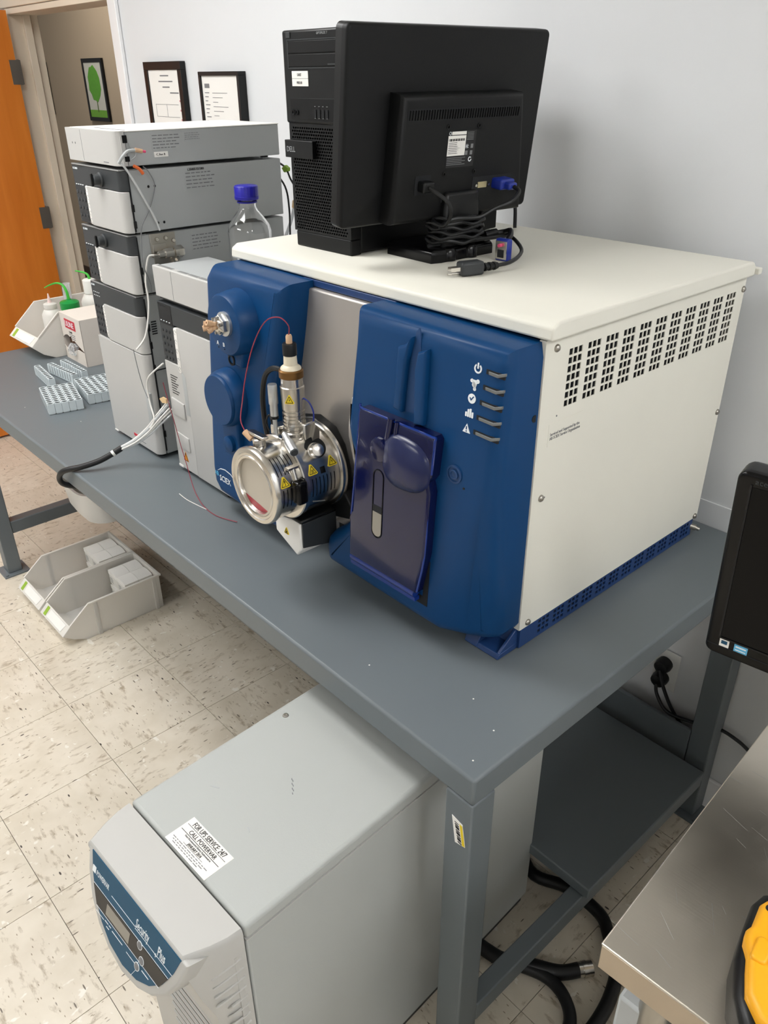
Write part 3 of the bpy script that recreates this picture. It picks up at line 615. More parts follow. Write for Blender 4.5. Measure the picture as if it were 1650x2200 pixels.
# warning stickers
def tri_on(parent, o, u, v, s, mark):
    o = Vector(o); u = Vector(u).normalized(); v = Vector(v).normalized(); n = u.cross(v)
    mp = lambda a, b, d: tuple(o+u*a+v*b+n*d)
    t = part('warning_sticker', G().prism([(-.0085*s,-.006*s),(-.0065*s,-.0075*s),(.0065*s,-.0075*s),(.0085*s,-.006*s),(.001*s,.0085*s),(-.001*s,.0085*s)], mp, -.0015, .0008), MT['yell'], parent)
    g = G()
    P3 = [(-.0062*s,-.0055*s),(.0062*s,-.0055*s),(0,.0062*s)]
    for k in range(3):
        (a0,b0),(a1,b1_) = P3[k], P3[(k+1)%3]; L_ = math.hypot(a1-a0,b1_-b0); nx, ny = -(b1_-b0)/L_*.0005*s, (a1-a0)/L_*.0005*s
        g.prism([(a0-nx,b0-ny),(a1-nx,b1_-ny),(a1+nx,b1_+ny),(a0+nx,b0+ny)], mp, .0007, .0011)
    if mark == 'bolt': g.prism([(.0012*s,.003*s),(-.0014*s,-.0008*s),(0,-.0006*s),(-.0008*s,-.0042*s),(.0015*s,.0002*s),(.0002*s,.0002*s)], mp, .0007, .0012)
    elif mark == 'bang': g.prism([(-.0007*s,-.0012*s),(.0007*s,-.0012*s),(.0009*s,.003*s),(-.0009*s,.003*s)], mp, .0007, .0012); g.prism([(-.0007*s,-.004*s),(.0007*s,-.004*s),(.0007*s,-.0022*s),(-.0007*s,-.0022*s)], mp, .0007, .0012)
    else:
        for k in (-1,0,1): g.prism([(k*.0016*s-.0004*s,-.0035*s),(k*.0016*s+.0004*s,-.0035*s),(k*.0016*s+.0008*s,.0004*s),(k*.0016*s,.0008*s)], mp, .0007, .0012)
        g.prism([(-.003*s,-.0045*s),(.003*s,-.0045*s),(.003*s,-.0038*s),(-.003*s,-.0038*s)], mp, .0007, .0012)
    part('warning_mark', g, MT['ink'], parent)
def on_drum(parent, r, y, th, s, mark):
    a = math.radians(th); n = Vector((math.cos(a),0,math.sin(a))); v = Vector((-math.sin(a),0,math.cos(a)))
    tri_on(parent, (cx+r*math.cos(a), y, cz+r*math.sin(a)), (0,1,0), v, s, mark)
on_drum(src, .0722, .0725, 20, 1.25, 'bang'); on_drum(src, .0792, .131, 24, 1.25, 'hot'); on_drum(src, .0792, .178, 27, 1.25, 'bolt')
tri_on(src, (px_+.0222*.62, py_-.0222*.78, 1.180), (.78,.62,0), (0,0,1), 1.05, 'bolt')
g = G(); g.tube([(cx+.0790*math.cos(math.radians(-24-1.2*k)),.130+.004*k,cz+.0790*math.sin(math.radians(-24-1.2*k))) for k in range(9)], .0009, 5, 1); part('printed_line', g, MT['gink'], src)
# exhaust box below the drum
ex = part('exhaust_box', G().prism([(-.648,.925),(-.648,.893),(-.580,.862),(-.566,.880),(-.566,.938),(-.58,.942)], XZ, -.225, -.118), MT['offw'], ms, .003)
tri_on(ex, (-.610,.1175,.906), (1,0,0), (0,0,1), .9, 'hot')
part('exhaust_side', G().prism([(.122,.938),(.122,.885),(.205,.868),(.205,.938)], lambda a,b,d: (d,a,b), -.5655, -.562), MT['dgrey'], ms, .001)
part('exhaust_lip', G().box(-.650,-.556,.114,.20,.9425,.950), MT['black'], ms, .003)
part('exhaust_cover', G().pillow([(-.70,.87),(-.56,.852),(-.52,.905),(-.54,.93),(-.70,.93)], XZ, -.262, -.215, .01), MT['dgrey'], ms)
# ================================================================== LIQUID CHROMATOGRAPH MODULES
U, V_ = (1,0,0), (0,0,1)
def plate_lines(parent, x, y0, z0, w, h, n=4, m='ink', box=True, face='x'):
    """a printed rating plate: thin plate with rows of fine print"""
    if face == 'x': mp = lambda a,b,d: (x+d, y0+a, z0+b)
    else: mp = lambda a,b,d: (y0+a, x-d, z0+b)
    pl_ = part('rating_plate', G().prism([(0,0),(w,0),(w,h),(0,h)], mp, 0, .0004), MT['mgrey' if box else 'lgrey'], parent, world=False)
    g = G()
    for k in range(n):
        b = h*(1-(k+.8)/(n+.3)); t = h*.035 if k < n-1 else h*.03; a = w*.04
        while a < w*(.92 if k % 2 else .8):
            l = w*random.uniform(.06,.2); g.prism([(a,b),(min(a+l,w*.97),b),(min(a+l,w*.97),b+t*1.6),(a,b+t*1.6)], mp, .0004, .0007); a += l+w*.035
    part('fine_print', g, MT['gink'], parent, world=False)
def keypad(parent, w0, w1, z0, z1):
    """charcoal keypad with soft oval keys"""
    k = part('keypad', G().box(w0, w1, -.0065, -.004, z0, z1), MT['kgrey'], parent, world=False)
    nx = 3; nz = max(3, int((z1-z0)/.019))
    for i in range(nx):
        for j in range(nz):
            x = w0+(i+.5)*(w1-w0)/nx; z = z0+(j+.5)*(z1-z0)/nz
            part('key', G().pillow([(x+.0058*math.cos(t*PI/4), z+.0042*math.sin(t*PI/4)) for t in range(8)], XZ, .0062, .0078, .001, 2), MT['dgrey'], k, world=False)
def oval_strip(parent, x0, x1, z0, z1, n, y=-.0135):
    """light strip beside the keypad printed with a chain of ovals"""
    s_ = part('button_strip', G().pillow(rrect(x0,x1,z0,z1,.006,4), XZ, .004, -y, .0015, 2), MT['offw'], parent, world=False)
    for k in range(n):
        z = z0+(k+.5)*(z1-z0)/n; g = G(); ring2d(g, XZ, ((x0+x1)/2, z), .0052, .0047, -y, -y+.0004, 0, 300, 12)
        part('printed_oval', g, MT['gink'], s_, world=False)
def front_shell(parent, w, z0, z1, m, y0=-.020, name='front_door', x0=None, r=.018):
    """fascia with a rounded right-hand corner (plan view)"""
    xa = -w/2 if x0 is None else x0
    pl_ = [(xa,.0),(xa,y0)]+[(w/2-r+r*math.sin(t*PI/2/6), y0+r-r*math.cos(t*PI/2/6)) for t in range(7)]+[(w/2,.0)]
    return part(name, G().prism(pl_, XY, z0, z1), MT[m], parent, .0012, world=False)
def pump(label, loc, knob_x, lname, serial, group, latch=True):
    w, dp, h = .262, .425, .141
    t = thing('chromatograph_pump', label, 'pump', loc, 0, group)
    body = part('case', G().box(-w/2+.002, w/2-.003, .004, dp, .003, h-.003), MT['mgrey'], t, .002, world=False)
    part('top_rim', G().box(-w/2+.004, w/2-.004, -.018, .03, h-.0038, h-.001), MT['grey'], t, .001, world=False)
    part('keypad_panel', G().box(-w/2, -w/2+.075, -.0155, .004, .004, h-.004), MT['dgrey'], t, .001, world=False)
    front_shell(t, w, h-.046, h-.0042, 'dgrey', -.0168, 'display_band', x0=-w/2+.0752)
    kp = G().box(-w/2+.006,-w/2+.058,-.0172,-.0155,.010,h-.052)
    part('key_field', kp, MT['kgrey'], t, world=False)
    for i in range(3):
        for j in range(4):
            x = -w/2+.014+i*.018; z = .022+j*.018
            part('key', G().pillow([(x+.0056*math.cos(q*PI/4), z+.0046*math.sin(q*PI/4)) for q in range(8)], XZ, .0170, .0186, .001, 2), MT['dgrey'], t, world=False)
    oval_strip(t, -w/2+.060, -w/2+.0762, .004, h-.048, 5, -.0172)
    front_shell(t, w, .0035, h-.0475, 'lgrey', -.020, 'front_door', x0=-w/2+.0772)
    kb = part('knob', G().lathe([(.016,0),(.016,.004),(.0125,.006),(.0115,.018),(.009,.020)], (knob_x,-.0168,h-.027), (0,-1,0), 24), MT['dgrey'], t, world=False)
    part('knob_grip', G().box(knob_x-.0035,knob_x+.0035,-.042,-.0362,h-.041,h-.013), MT['black'], kb, .0015, world=False)
    text('lettering', lname, .0065, MT['wink'], t, (-w/2+.006,-.0158,h-.014), U, V_, world=False)
    g = G()
    for k in range(4): g.prism(rrect(-w/2+.008+k*.012,-w/2+.015+k*.012,h-.049,h-.047,.0004,1), XZ, .0154, .0159)
    part('indicator_row', g, MT['wink'], t, world=False)
    part('door_gap', G().box(w/2-.004, w/2-.0005, .0002, .0042, .006, h-.006), MT['inner'], t, world=False)
    for z in (.014, .05): part('latch', G().box(w/2-.004, w/2+.0022, -.001, .0062, z, z+.016), MT['black'], t, .001, world=False)
    for y, z in ((.050,h-.040),(.066,h-.040),(.062,.020),(.078,.020)): part('screw', G().lathe([(.0032,0),(.0026,.001)], (w/2-.003,y,z), (1,0,0), 8), MT['black'], t, world=False)
    plate_lines(t, w/2-.003, .145, h-.056, .085, .042, 5)
    if serial: text('lettering', serial, .0075, MT['ink'], t, (w/2-.0024,.155,h-.0135), (0,1,0), V_, world=False)
    for x in (-w/2+.03, w/2-.03):
        for y in (.03, dp-.03): part('foot', G().cyl((x,y,0),(x,y,.0035),.010), MT['black'], t, world=False)
    return t
SX, SY = -1.443, .223           # stack centre x, front y
# autosampler at the bottom of the stack
t = thing('autosampler', 'tall light grey autosampler with dark keypad at the bottom of the stack', 'instrument', (SX, SY, H))
w, dp, h = .262, .425, .434
part('case', G().box(-w/2+.002, w/2-.003, .004, dp, .010, h-.004), MT['mgrey'], t, .002, world=False)
part('top_rim', G().box(-w/2+.003, w/2-.003, -.017, .03, h-.0045, h-.0015), MT['grey'], t, .001, world=False)
front_shell(t, w, .012, .286, 'lgrey', -.0215, 'lower_door')
front_shell(t, w, .2885, h-.052, 'lgrey', -.0215, 'upper_door', x0=-w/2+.0705)
front_shell(t, w, h-.0505, h-.005, 'dgrey', -.018, 'display_band', x0=-w/2+.0705)
part('keypad_panel', G().box(-w/2, -w/2+.070, -.0165, .004, .2885, h-.005), MT['dgrey'], t, .001, world=False)
for i in range(3):
    for j in range(5):
        x = -w/2+.010+i*.016; z = .302+j*.0165
        part('key', G().pillow([(x+.005*math.cos(q*PI/4), z+.0042*math.sin(q*PI/4)) for q in range(8)], XZ, .0164, .0182, .001, 2), MT['kgrey'], t, world=False)
oval_strip(t, -w/2+.053, -w/2+.0695, .290, h-.058, 5, -.0180)
text('lettering', 'SIL-20A', .0062, MT['wink'], t, (-w/2+.005,-.0168,h-.013), U, V_, world=False)
g = G()
for r in range(2):
    for k in range(4): g.prism(rrect(-w/2+.010+k*.010,-w/2+.015+k*.010,h-.030-r*.009,h-.0285-r*.009,.0003,1), XZ, .0163, .0169)
part('indicator_row', g, MT['wink'], t, world=False)
part('logo_badge', G().box(-.005,.023,-.0222,-.0214,.030,.038), MT['redl'], t, world=False, label='small dark red badge')
part('fine_print', G().box(.028,.060,-.0222,-.0214,.024,.0255), MT['gink'], t, world=False)
part('handle_recess', G().pillow([(.104,.085),(.127,.085),(.127,.185),(.118,.195),(.104,.190)], XZ, .012, .0224, .002, 3), MT['mgrey'], t, world=False)
part('door_gap', G().box(w/2-.004, w/2-.0005, .0002, .0042, .02, h-.01), MT['inner'], t, world=False)
for z in (.06, .115, .24, .30, .345): part('latch', G().box(w/2-.004, w/2+.0022, -.001, .0062, z, z+.018), MT['black'], t, .001, world=False)
part('side_seam', G().box(w/2-.0035, w/2-.0024, .006, dp-.004, .2405, .2435), MT['inner'], t, world=False)
g = G()
for k in range(6): g.box(w/2-.0032, w/2-.0020, .012, .026, h-.070-k*.006, h-.067-k*.006)
part('side_vent', g, MT['inner'], t, world=False)
part('corner_clip', G().box(-w/2+.0,-w/2+.022,-.0225,-.014,.008,.0125), MT['offw'], t, .001, world=False)
for x in (-w/2+.03, w/2-.03):
    for y in (.0, dp-.03): part('foot', G().cyl((x,y,0),(x,y,.0125),.012), MT['black'], t, world=False)
z1 = H+.4345
pA = pump('chromatograph pump with dark keypad and black knob, directly on top of the autosampler', (SX+.009, SY, z1), -.004, 'LC-20AD', None, 'chromatograph pumps')
z2 = z1+.1415
pB = pump('chromatograph pump with black knob just under the white top module', (SX+.013, SY, z2), .028, 'LC-20AD', 'L20405151583', 'chromatograph pumps')
z3 = z2+.1415+.005
t = thing('controller_module', 'flat white controller module on top of the stack', 'instrument', (SX+.014, SY-.004, z3))
w, dp, h = .264, .427, .070
part('case', G().box(-w/2+.002, w/2-.003, .012, dp, 0, h), MT['mgrey'], t, .002, world=False)
part('top_cover', G().box(-w/2+.001, w/2-.002, .0, dp+.001, h, h+.0025), MT['offw'], t, .001, world=False)
fs = front_shell(t, w, .001, h+.002, 'lgrey', -.012, 'front_fascia', r=.022)
part('fascia_seam', G().box(-w/2+.083,-w/2+.0838,-.0123,-.0118,.004,h), MT['gink'], t, world=False)
for z0_, z1_ in ((h-.022,h-.006),(.010,.021)): part('side_clip', G().box(w/2-.0025,w/2+.0006,.004,.016,z0_,z1_), MT['black'], t, .001, world=False)
part('clip_bar', G().tube([(w/2-.001,.019,h-.022),(w/2+.0,.022,h-.032),(w/2+.0,.032,h-.040),(w/2,.030,h-.050),(w/2-.001,.020,h-.056)], .0012, 6), MT['mgrey'], t, world=False)
plate_lines(t, w/2-.003, .075, h-.040, .075, .034, 5); plate_lines(t, w/2-.003, .16, h-.024, .042, .018, 4)
part('name_sticker', G().box(w/2-.003,w/2-.0022,.078,.113,h-.055,h-.044), MT['paper'], t, world=False)
text('lettering', 'C_Rev. B', .006, MT['ink'], t, (w/2-.0020,.083,h-.0515), (0,1,0), V_, world=False)
part('top_slot', G().box(-w/2+.09,w/2-.02,.020,.024,h+.0024,h+.0031), MT['gink'], t, world=False)
for k in range(2): part('indicator', G().box(-w/2+.030+k*.016,-w/2+.033+k*.016,-.0126,-.0119,h-.032,h-.028), MT['gink'], t, world=False)
part('fine_print', G().box(w/2-.075,w/2-.05,-.0126,-.0119,.006,.0078), MT['gink'], t, world=False)
for x in (-w/2+.03, w/2-.03):
    for y in (.03, dp-.03): part('foot', G().cyl((x,y,-.0054),(x,y,.0),.010), MT['black'], t, world=False)
# column oven
CX = -1.101
t = thing('column_oven', 'light grey column oven with dark keypad beside the blue cover', 'instrument', (CX, .232, H))
w, dp, h = .250, .420, .444
part('case', G().box(-w/2+.002, w/2-.002, .004, dp, .010, h), MT['mgrey'], t, .002, world=False)
part('base_front', G().box(-w/2, -w/2+.095, -.018, .004, .012, h-.148), MT['lgrey'], t, .0015, world=False)
part('door', G().pillow([(-w/2+.0965,.012),(w/2,.012),(w/2,h-.052),(-w/2+.0825,h-.052),(-w/2+.0825,h-.16),(-w/2+.0965,h-.17)], XZ, -.004, .020, .003, 3), MT['lgrey'], t, world=False)
part('keypad_panel', G().box(-w/2,-w/2+.0655,-.0165,.004,h-.147,h-.005), MT['dgrey'], t, .001, world=False)
part('display_band', G().box(-w/2+.0665,w/2,-.0180,.004,h-.0505,h-.005), MT['dgrey'], t, .001, world=False)
part('display', G().box(-w/2+.004,-w/2+.063,-.0172,-.0164,h-.055,h-.008), MT['blackg'], t, world=False)
for i in range(3):
    for j in range(5):
        x = -w/2+.010+i*.0155; z = h-.138+j*.0165
        part('key', G().pillow([(x+.005*math.cos(q*PI/4), z+.0042*math.sin(q*PI/4)) for q in range(8)], XZ, .0164, .0182, .001, 2), MT['kgrey'], t, world=False)
oval_strip(t, -w/2+.0665, -w/2+.0815, h-.165, h-.055, 5, -.0195)
part('handle_recess', G().pillow([(-w/2+.078,h-.270),(-w/2+.0955,h-.270),(-w/2+.0955,h-.168),(-w/2+.078,h-.160)], XZ, .012, .0188, .001, 2), MT['mgrey'], t, world=False)
text('lettering', 'CTO-20AC', .0072, MT['wink'], t, (-w/2+.004,-.0168,h-.0145), U, V_, world=False)
g = G()
for k in range(4): g.prism(rrect(-w/2+.008+k*.013,-w/2+.014+k*.013,h-.049,h-.0475,.0003,1), XZ, .0168, .0177)
part('indicator_row', g, MT['wink'], t, world=False)
g = G()
for k in range(8): g.box(-w/2+.020, -w/2+.054-.006*(k%3), -.0186, -.0178, h-.182-k*.0065, h-.180-k*.0065)
part('instruction_print', g, MT['ink'], t, world=False)
part('lower_flap', G().pillow([(-w/2+.012,h-.285),(-w/2+.072,h-.285),(-w/2+.072,h-.245),(-w/2+.012,h-.240)], XZ, .012, .0215, .002, 3), MT['lgrey'], t, world=False)
part('lower_flap', G().pillow([(-w/2+.014,.070),(-w/2+.072,.070),(-w/2+.072,.108),(-w/2+.014,.112)], XZ, .012, .0205, .002, 3), MT['lgrey'], t, world=False)
part('warning_sticker', G().prism([(-w/2+.030,.038),(-w/2+.054,.038),(-w/2+.042,.064)], XZ, .0178, .0188), MT['orang'], t, world=False)
g = G(); P3 = [(-w/2+.0325,.0395),(-w/2+.0515,.0395),(-w/2+.042,.0605)]
for k in range(3):
    (a0,b0),(a1,b1_) = P3[k], P3[(k+1)%3]; L_ = math.hypot(a1-a0,b1_-b0); nx, ny = -(b1_-b0)/L_*.0006, (a1-a0)/L_*.0006
    g.prism([(a0-nx,b0-ny),(a1-nx,b1_-ny),(a1+nx,b1_+ny),(a0+nx,b0+ny)], XZ, .0187, .0193)
part('warning_outline', g, MT['ink'], t, world=False)
part('corner_clip', G().box(-w/2,-w/2+.022,-.0195,-.012,.0115,.018), MT['offw'], t, .001, world=False)
for x in (-w/2+.03, w/2-.03):
    for y in (.0, dp-.03): part('foot', G().cyl((x,y,0),(x,y,.0125),.012), MT['black'], t, world=False)
t = thing('degasser_module', 'flat white degasser module lying on top of the column oven', 'instrument', (CX, .228, H+.444))
w, dp, h = .252, .135, .0765
part('case', G().box(-w/2+.003, w/2-.003, .004, dp, .002, h-.004), MT['mgrey'], t, .002, world=False)
part('front_fascia', G().box(-w/2, w/2, -.012, .006, .006, h), MT['lgrey'], t, .0025, world=False)
part('fascia_seam', G().box(-w/2+.085,-w/2+.0857,-.0124,-.0118,.008,h-.003), MT['gink'], t, world=False)
part('top_panel', G().box(-w/2+.004,w/2-.004,.008,dp,h-.004,h-.0015), MT['mgrey'], t, .001, world=False)
for x0_, x1_ in ((-.115,-.045),(-.02,.02),(.026,.066),(.072,.112)): part('top_vent', G().box(x0_,x1_,-.006,.003,h-.0004,h+.0004), MT['grey'], t, world=False)
part('base_shadow_gap', G().box(-w/2+.004,w/2-.004,-.004,.004,0,.006), MT['black'], t, world=False)
for x in (-w/2+.03, w/2-.03): part('foot', G().cyl((x,dp-.03,0),(x,dp-.03,.0022),.010), MT['black'], t, world=False)

# glass reagent bottle behind the degasser
bx, by, bz = -1.128, .425, H+.4442
t = thing('reagent_bottle', 'empty clear glass reagent bottle with a royal blue screw cap', 'bottle', (bx,by,bz))
outp = [(.030,.0),(.048,.0015),(.0505,.006),(.0505,.138),(.047,.152),(.036,.168),(.023,.184),(.0195,.192),(.0195,.200),(.0225,.2015),(.0225,.2045),(.0195,.206),(.0195,.221)]
inp = [(.0170,.221),(.0170,.192),(.0205,.183),(.0335,.1665),(.0445,.151),(.048,.137),(.048,.007),(.046,.004),(.002,.004)]
part('glass_body', G().lathe(outp+inp, n=48), MT['glass'], t, world=False)
cp = []
g = G(); n = 72; hh = [(.0,.2075),(.0268,.2075),(.0275,.209),(.0275,.2145),(.0266,.215),(.0266,.235),(.0245,.2375),(.0,.2375)]
V = []; Fc = []
for r, z in hh[1:-1]:
    for k in range(n):
        rr = r+(.0006 if (k % 3 == 0 and .214 < z < .241) else 0); V.append((rr*math.cos(2*PI*k/n), rr*math.sin(2*PI*k/n), z))
m_ = len(hh)-2
for i in range(m_-1):
    for k in range(n): Fc.append((i*n+k,i*n+(k+1)%n,(i+1)*n+(k+1)%n,(i+1)*n+k))
Fc.append(tuple(range(n-1,-1,-1))); Fc.append(tuple((m_-1)*n+k for k in range(n)))
part('screw_cap', g.add(V,Fc), MT['bcap'], t, world=False, ang=60)
part('pour_ring', G().lathe([(.0196,.200),(.0232,.2008),(.0232,.2035),(.0196,.2045)], n=36, caps=False), MT['bcap'], t, world=False)
g = G()
for k in range(7):
    a0 = math.radians(-62+k*3.2); a1 = a0+math.radians(2.0)
    g.add([(.0507*math.cos(a0),.0507*math.sin(a0),.062),(.0507*math.cos(a1),.0507*math.sin(a1),.062),(.0507*math.cos(a1),.0507*math.sin(a1),.070),(.0507*math.cos(a0),.0507*math.sin(a0),.070)], [(0,1,2,3)])
part('printed_scale', g, MT['wink'], t, world=False)

# in-line mixer bracket on the lower pump
bp_ = thing('mixer_bracket', 'steel in-line mixer and valve on a bracket against the lower pump', 'fitting', (-1.310, .300, z1+.02))
XS = SX+.009+.131-.003
part('bracket_plate', G().prism([(.258,z1+.142-.004),(.325,z1+.142-.004),(.325,z1+.075),(.310,z1+.055),(.258,z1+.085)], lambda a,b,d: (d,a,b), XS+.0006, XS+.003), MT['steeld'], bp_, .001)
part('bracket_strap', G().box(XS+.003,XS+.0048,.262,.298,z1+.012,z1+.115), MT['steeld'], bp_, .001)
part('mixer_body', G().lathe([(.003,0),(.003,.010),(.0085,.012),(.0085,.028),(.012,.029),(.012,.050),(.009,.052),(.015,.053),(.015,.074),(.012,.078)], (XS+.018,.255,z1+.092), (0,1,.02), 6), MT['steel'], bp_)
for y, z in ((.275,.125),(.298,.126),(.318,.118),(.312,.068)): part('bolt', G().lathe([(.0055,0),(.0055,.004),(.004,.006)], (XS+.003,y,z1+z), (1,0,0), 6), MT['steel'], bp_)
part('outlet_needle', G().tube([(XS+.016,.318,z1+.072),(XS+.016,.326,z1+.060),(XS+.016,.332,z1+.048)], .0015, 6, 2), MT['steeld'], bp_)
part('nut', G().lathe([(.0065,0),(.0065,.010),(.004,.012)], (XS+.016,.314,z1+.084), (0,.4,-1), 6), MT['steel'], bp_)

# tubing along the stack
XT = SX+.131+.019
def tubing(name, pts, r, m, label, cat='tube', group=None, n=6):
    loc = Vector(pts[0]); g = G().tube(pts, r, n); return solo(name, g, MT[m], label, cat, loc, group)
tubing('capillary_tube', [(XT,.262,1.512),(XT+.004,.272,1.500),(XT+.004,.282,1.474),(XT+.003,.274,1.445),(XT+.002,.258,1.415),(XT,.238,1.385),(XT,.230,1.345),(XT+.002,.226,1.30),(XT+.002,.236,1.262),(XT+.002,.238,1.235)], .0014, 'gink', 'thin grey capillary hanging down the side of the pumps')
tubing('solvent_tube', [(XT,.210,1.522),(XT+.002,.222,1.505),(XT+.003,.245,1.46),(XT+.003,.272,1.40),(XT+.004,.280,1.372)], .0026, 'tubeclear', 'clear tube slanting down the upper pump to the mixer')
t = thing('tube_end', 'grey clip with a pink tip against the white top module', 'fitting', (XT,.236,1.535))
part('grey_elbow', G().tube([(XT-.002,.206,1.522),(XT+.004,.214,1.535),(XT+.006,.228,1.546),(XT+.006,.245,1.547)], .0035), MT['mgrey'], t)
part('peach_sleeve', G().tube([(XT+.006,.245,1.5475),(XT+.006,.262,1.544)], .0045, 8, 1), MT['peach'], t)
part('pink_tip', G().tube([(XT+.006,.262,1.544),(XT+.006,.270,1.5425)], .0028, 8, 1), MT['hotpink'], t)
tubing('orange_ferrule', [(XT+.003,.238,1.515),(XT+.004,.250,1.508),(XT+.004,.258,1.497)], .0038, 'orange', 'small orange tube ferrule beside the upper pump', 'fitting')
tubing('drain_tube', [(XS+.018,.256,z1+.093),(XT,.243,z1+.090),(XT,.232,z1+.06),(XT+.001,.226,1.255),(XT+.006,.224,1.215),(XT+.008,.214,1.170),(XT+.006,.200,1.130),(XT+.002,.176,1.105)], .0024, 'offw', 'white tube running from the steel mixer down past the autosampler door')
tubing('peek_line', [(-1.318,.180,1.098),(-1.305,.178,1.05),(-1.290,.178,1.005),(-1.270,.176,.985)], .0011, 'gink', 'very thin line across the autosampler door')
# drain sleeve over the table edge with its bundle of clear tubes
sl = thing('drain_sleeve', 'black drain sleeve trailing off the table edge with clear tubes', 'hose', (-1.36,.02,H))
part('sleeve', G().tube([(-1.45,.06,.715),(-1.455,.02,.722),(-1.462,-.012,.738),(-1.456,-.020,.762),(-1.425,-.015,.790),(-1.385,.02,.805),(-1.365,.06,.816),(-1.352,.098,.832)], .0075, 10), MT['cable'], sl)
part('sleeve_tie', G().tube([(-1.3535,.092,.829),(-1.352,.098,.832)], .0085, 10, 1), MT['offw'], sl)
part('sleeve_end', G().tube([(-1.352,.098,.832),(-1.345,.118,.842)], .0078, 10, 1), MT['cable'], sl)
for k in range(6):
    a = k*1.05; o_ = Vector((math.cos(a)*.004, 0, math.sin(a)*.004)); e_ = Vector((math.cos(a)*.012, .004*k, math.sin(a)*.014))
    pp = [Vector(q) for q in ((-1.347,.112,.839),(-1.318,.140,.860),(-1.285,.165,.893),(-1.258,.185,.930),(-1.244,.212,.960))]
    part('clear_tube', G().tube([p+o_*(1-i/4)+e_*(i/4) for i,p in enumerate(pp)], .0026, 6), MT['tubeclear' if k%2 else 'offw'], sl)
part('loop_tube', G().tube([(-1.236,.214,1.075),(-1.262,.200,1.052),(-1.285,.192,1.030),(-1.296,.190,1.000),(-1.283,.186,.960),(-1.262,.180,.930),(-1.272,.170,.905)], .0022, 6), MT['offw'], sl)
part('yellow_tab', G().prism([(-1.262,.979),(-1.244,.988),(-1.226,.987),(-1.226,.976),(-1.250,.971)], XZ, -.206, -.202), MT['cream'], sl)
tubing('fine_wire', [(-1.230,.203,1.03),(-1.216,.204,.975),(-1.203,.204,.937),(-1.182,.203,.874),(-1.163,.200,.842),(-1.138,.194,.808),(-1.105,.182,.7945),(-1.06,.166,.7925),(-1.0,.150,.7925),(-.94,.148,.7925),(-.88,.165,.795)], .0010, 'redtube', 'fine dark wire crossing the front of the column oven to the table', 'wire')
tubing('clear_line', [(-1.10,.140,.7925),(-1.06,.138,.7925),(-1.02,.142,.7925),(-.985,.147,.7925)], .0009, 'offw', 'short clear line lying on the table by the blue cover', 'wire')
# cables and leaf behind the stack
tubing('black_cable', [(-1.43,.75,.7965),(-1.425,.75,1.0),(-1.422,.75,1.26),(-1.418,.75,1.36),(-1.425,.745,1.42),(-1.445,.72,1.465)], .0028, 'cable', 'black cord hanging behind the chromatograph stack', 'cable')
tubing('green_ended_cable', [(-1.40,.70,1.49),(-1.355,.70,1.476),(-1.335,.70,1.45),(-1.31,.70,1.425),(-1.25,.70,1.36),(-1.2,.70,1.1),(-1.2,.70,.7965)], .0026, 'cable', 'black cord with a lime green end between stack and computer', 'cable')
solo('green_clip', G().pillow([(-.014,0),(-.004,-.010),(.012,-.006),(.014,.002),(0,.008)], lambda a,b,d: (-1.352+a,.700-d,1.474+b), -.004, .006, .003), MT['leaf'], 'lime green clip on the cord behind the stack', 'clip', (-1.352,.700,1.474))
solo('tape_wrap', G().tube([(-1.462,.80,1.355),(-1.457,.80,1.374)], .0075, 10, 1), MT['cream'], 'cream tape round the clear hose behind the stack', 'tape', (-1.46,.80,1.355))
tubing('clear_hose', [(-1.62,.80,.7975),(-1.60,.80,1.05),(-1.541,.80,1.222),(-1.48,.80,1.32),(-1.455,.80,1.38),(-1.45,.80,1.42)], .005, 'tubeclear', 'clear hose rising behind the glass bottle', 'hose')
# ================================================================== COMPUTER TOWER
ZL = 1.385
t = thing('computer_tower', 'black desktop computer tower standing on the white lid', 'computer', (-.774, .367, ZL), math.radians(.8))
w, dp, h = .175, .425, .378
part('case', G().box(-w/2, w/2, .022, dp, .004, h-.004), MT['blackm'], t, .003, world=False)
part('base_foot', G().box(-w/2+.004, w/2-.001, -.003, .024, .0, .030), MT['blackm'], t, .003, world=False)
fb = part('upper_bezel', G().box(-w/2-.004, w/2+.001, -.006, .022, .226, h), MT['black'], t, .004, world=False)
# honeycomb-like grille: staggered holes
rows = []; z0_, z1_ = .034, .222; nr = 34; ph = (z1_-z0_)/nr
for r in range(nr):
    b0 = z0_+r*ph; cs = []; p = .0068; off = (r % 2)*p/2; a = -w/2+.008+off
    while a+.0046 < w/2-.006: cs.append((a, a+.0046)); a += p
    rows.append((b0, b0+ph*.60, cs))
gr = part('front_grille', G().perf(lambda a,b,d: (a,-d,b), (-w/2+.002, w/2-.002), (.030,.226), rows, .005), MT['black'], t, world=False)
gr.location = (0, -.003, 0)
part('grille_backing', G().box(-w/2+.003, w/2-.003, .006, .021, .031, .2255), MT['inner'], t, world=False)
for s_ in (-1,1): part('grille_edge', G().box(min(s_*w/2,s_*(w/2-.002)), max(s_*w/2,s_*(w/2-.002)), -.003, .022, .030, .226), MT['black'], t, world=False)
for z0_, z1_ in ((.341,.3605),(.3195,.3395)):
    part('drive_bay', G().box(-w/2+.016, w/2-.006, -.0082, -.006, z0_, z1_), MT['blackm'], fb, .001, world=False)
part('bay_frame', G().box(-w/2+.012,w/2-.004,-.0072,-.0060,.3615,.3632).box(-w/2+.012,-w/2+.0145,-.0072,-.006,.3165,.3615).box(-w/2+.012,w/2-.004,-.0072,-.006,.3165,.3185), MT['dgrey'], fb, world=False)
part('power_button', G().box(-w/2+.010,-w/2+.022,-.0076,-.006,.365,.375), MT['dgrey'], fb, .001, world=False)
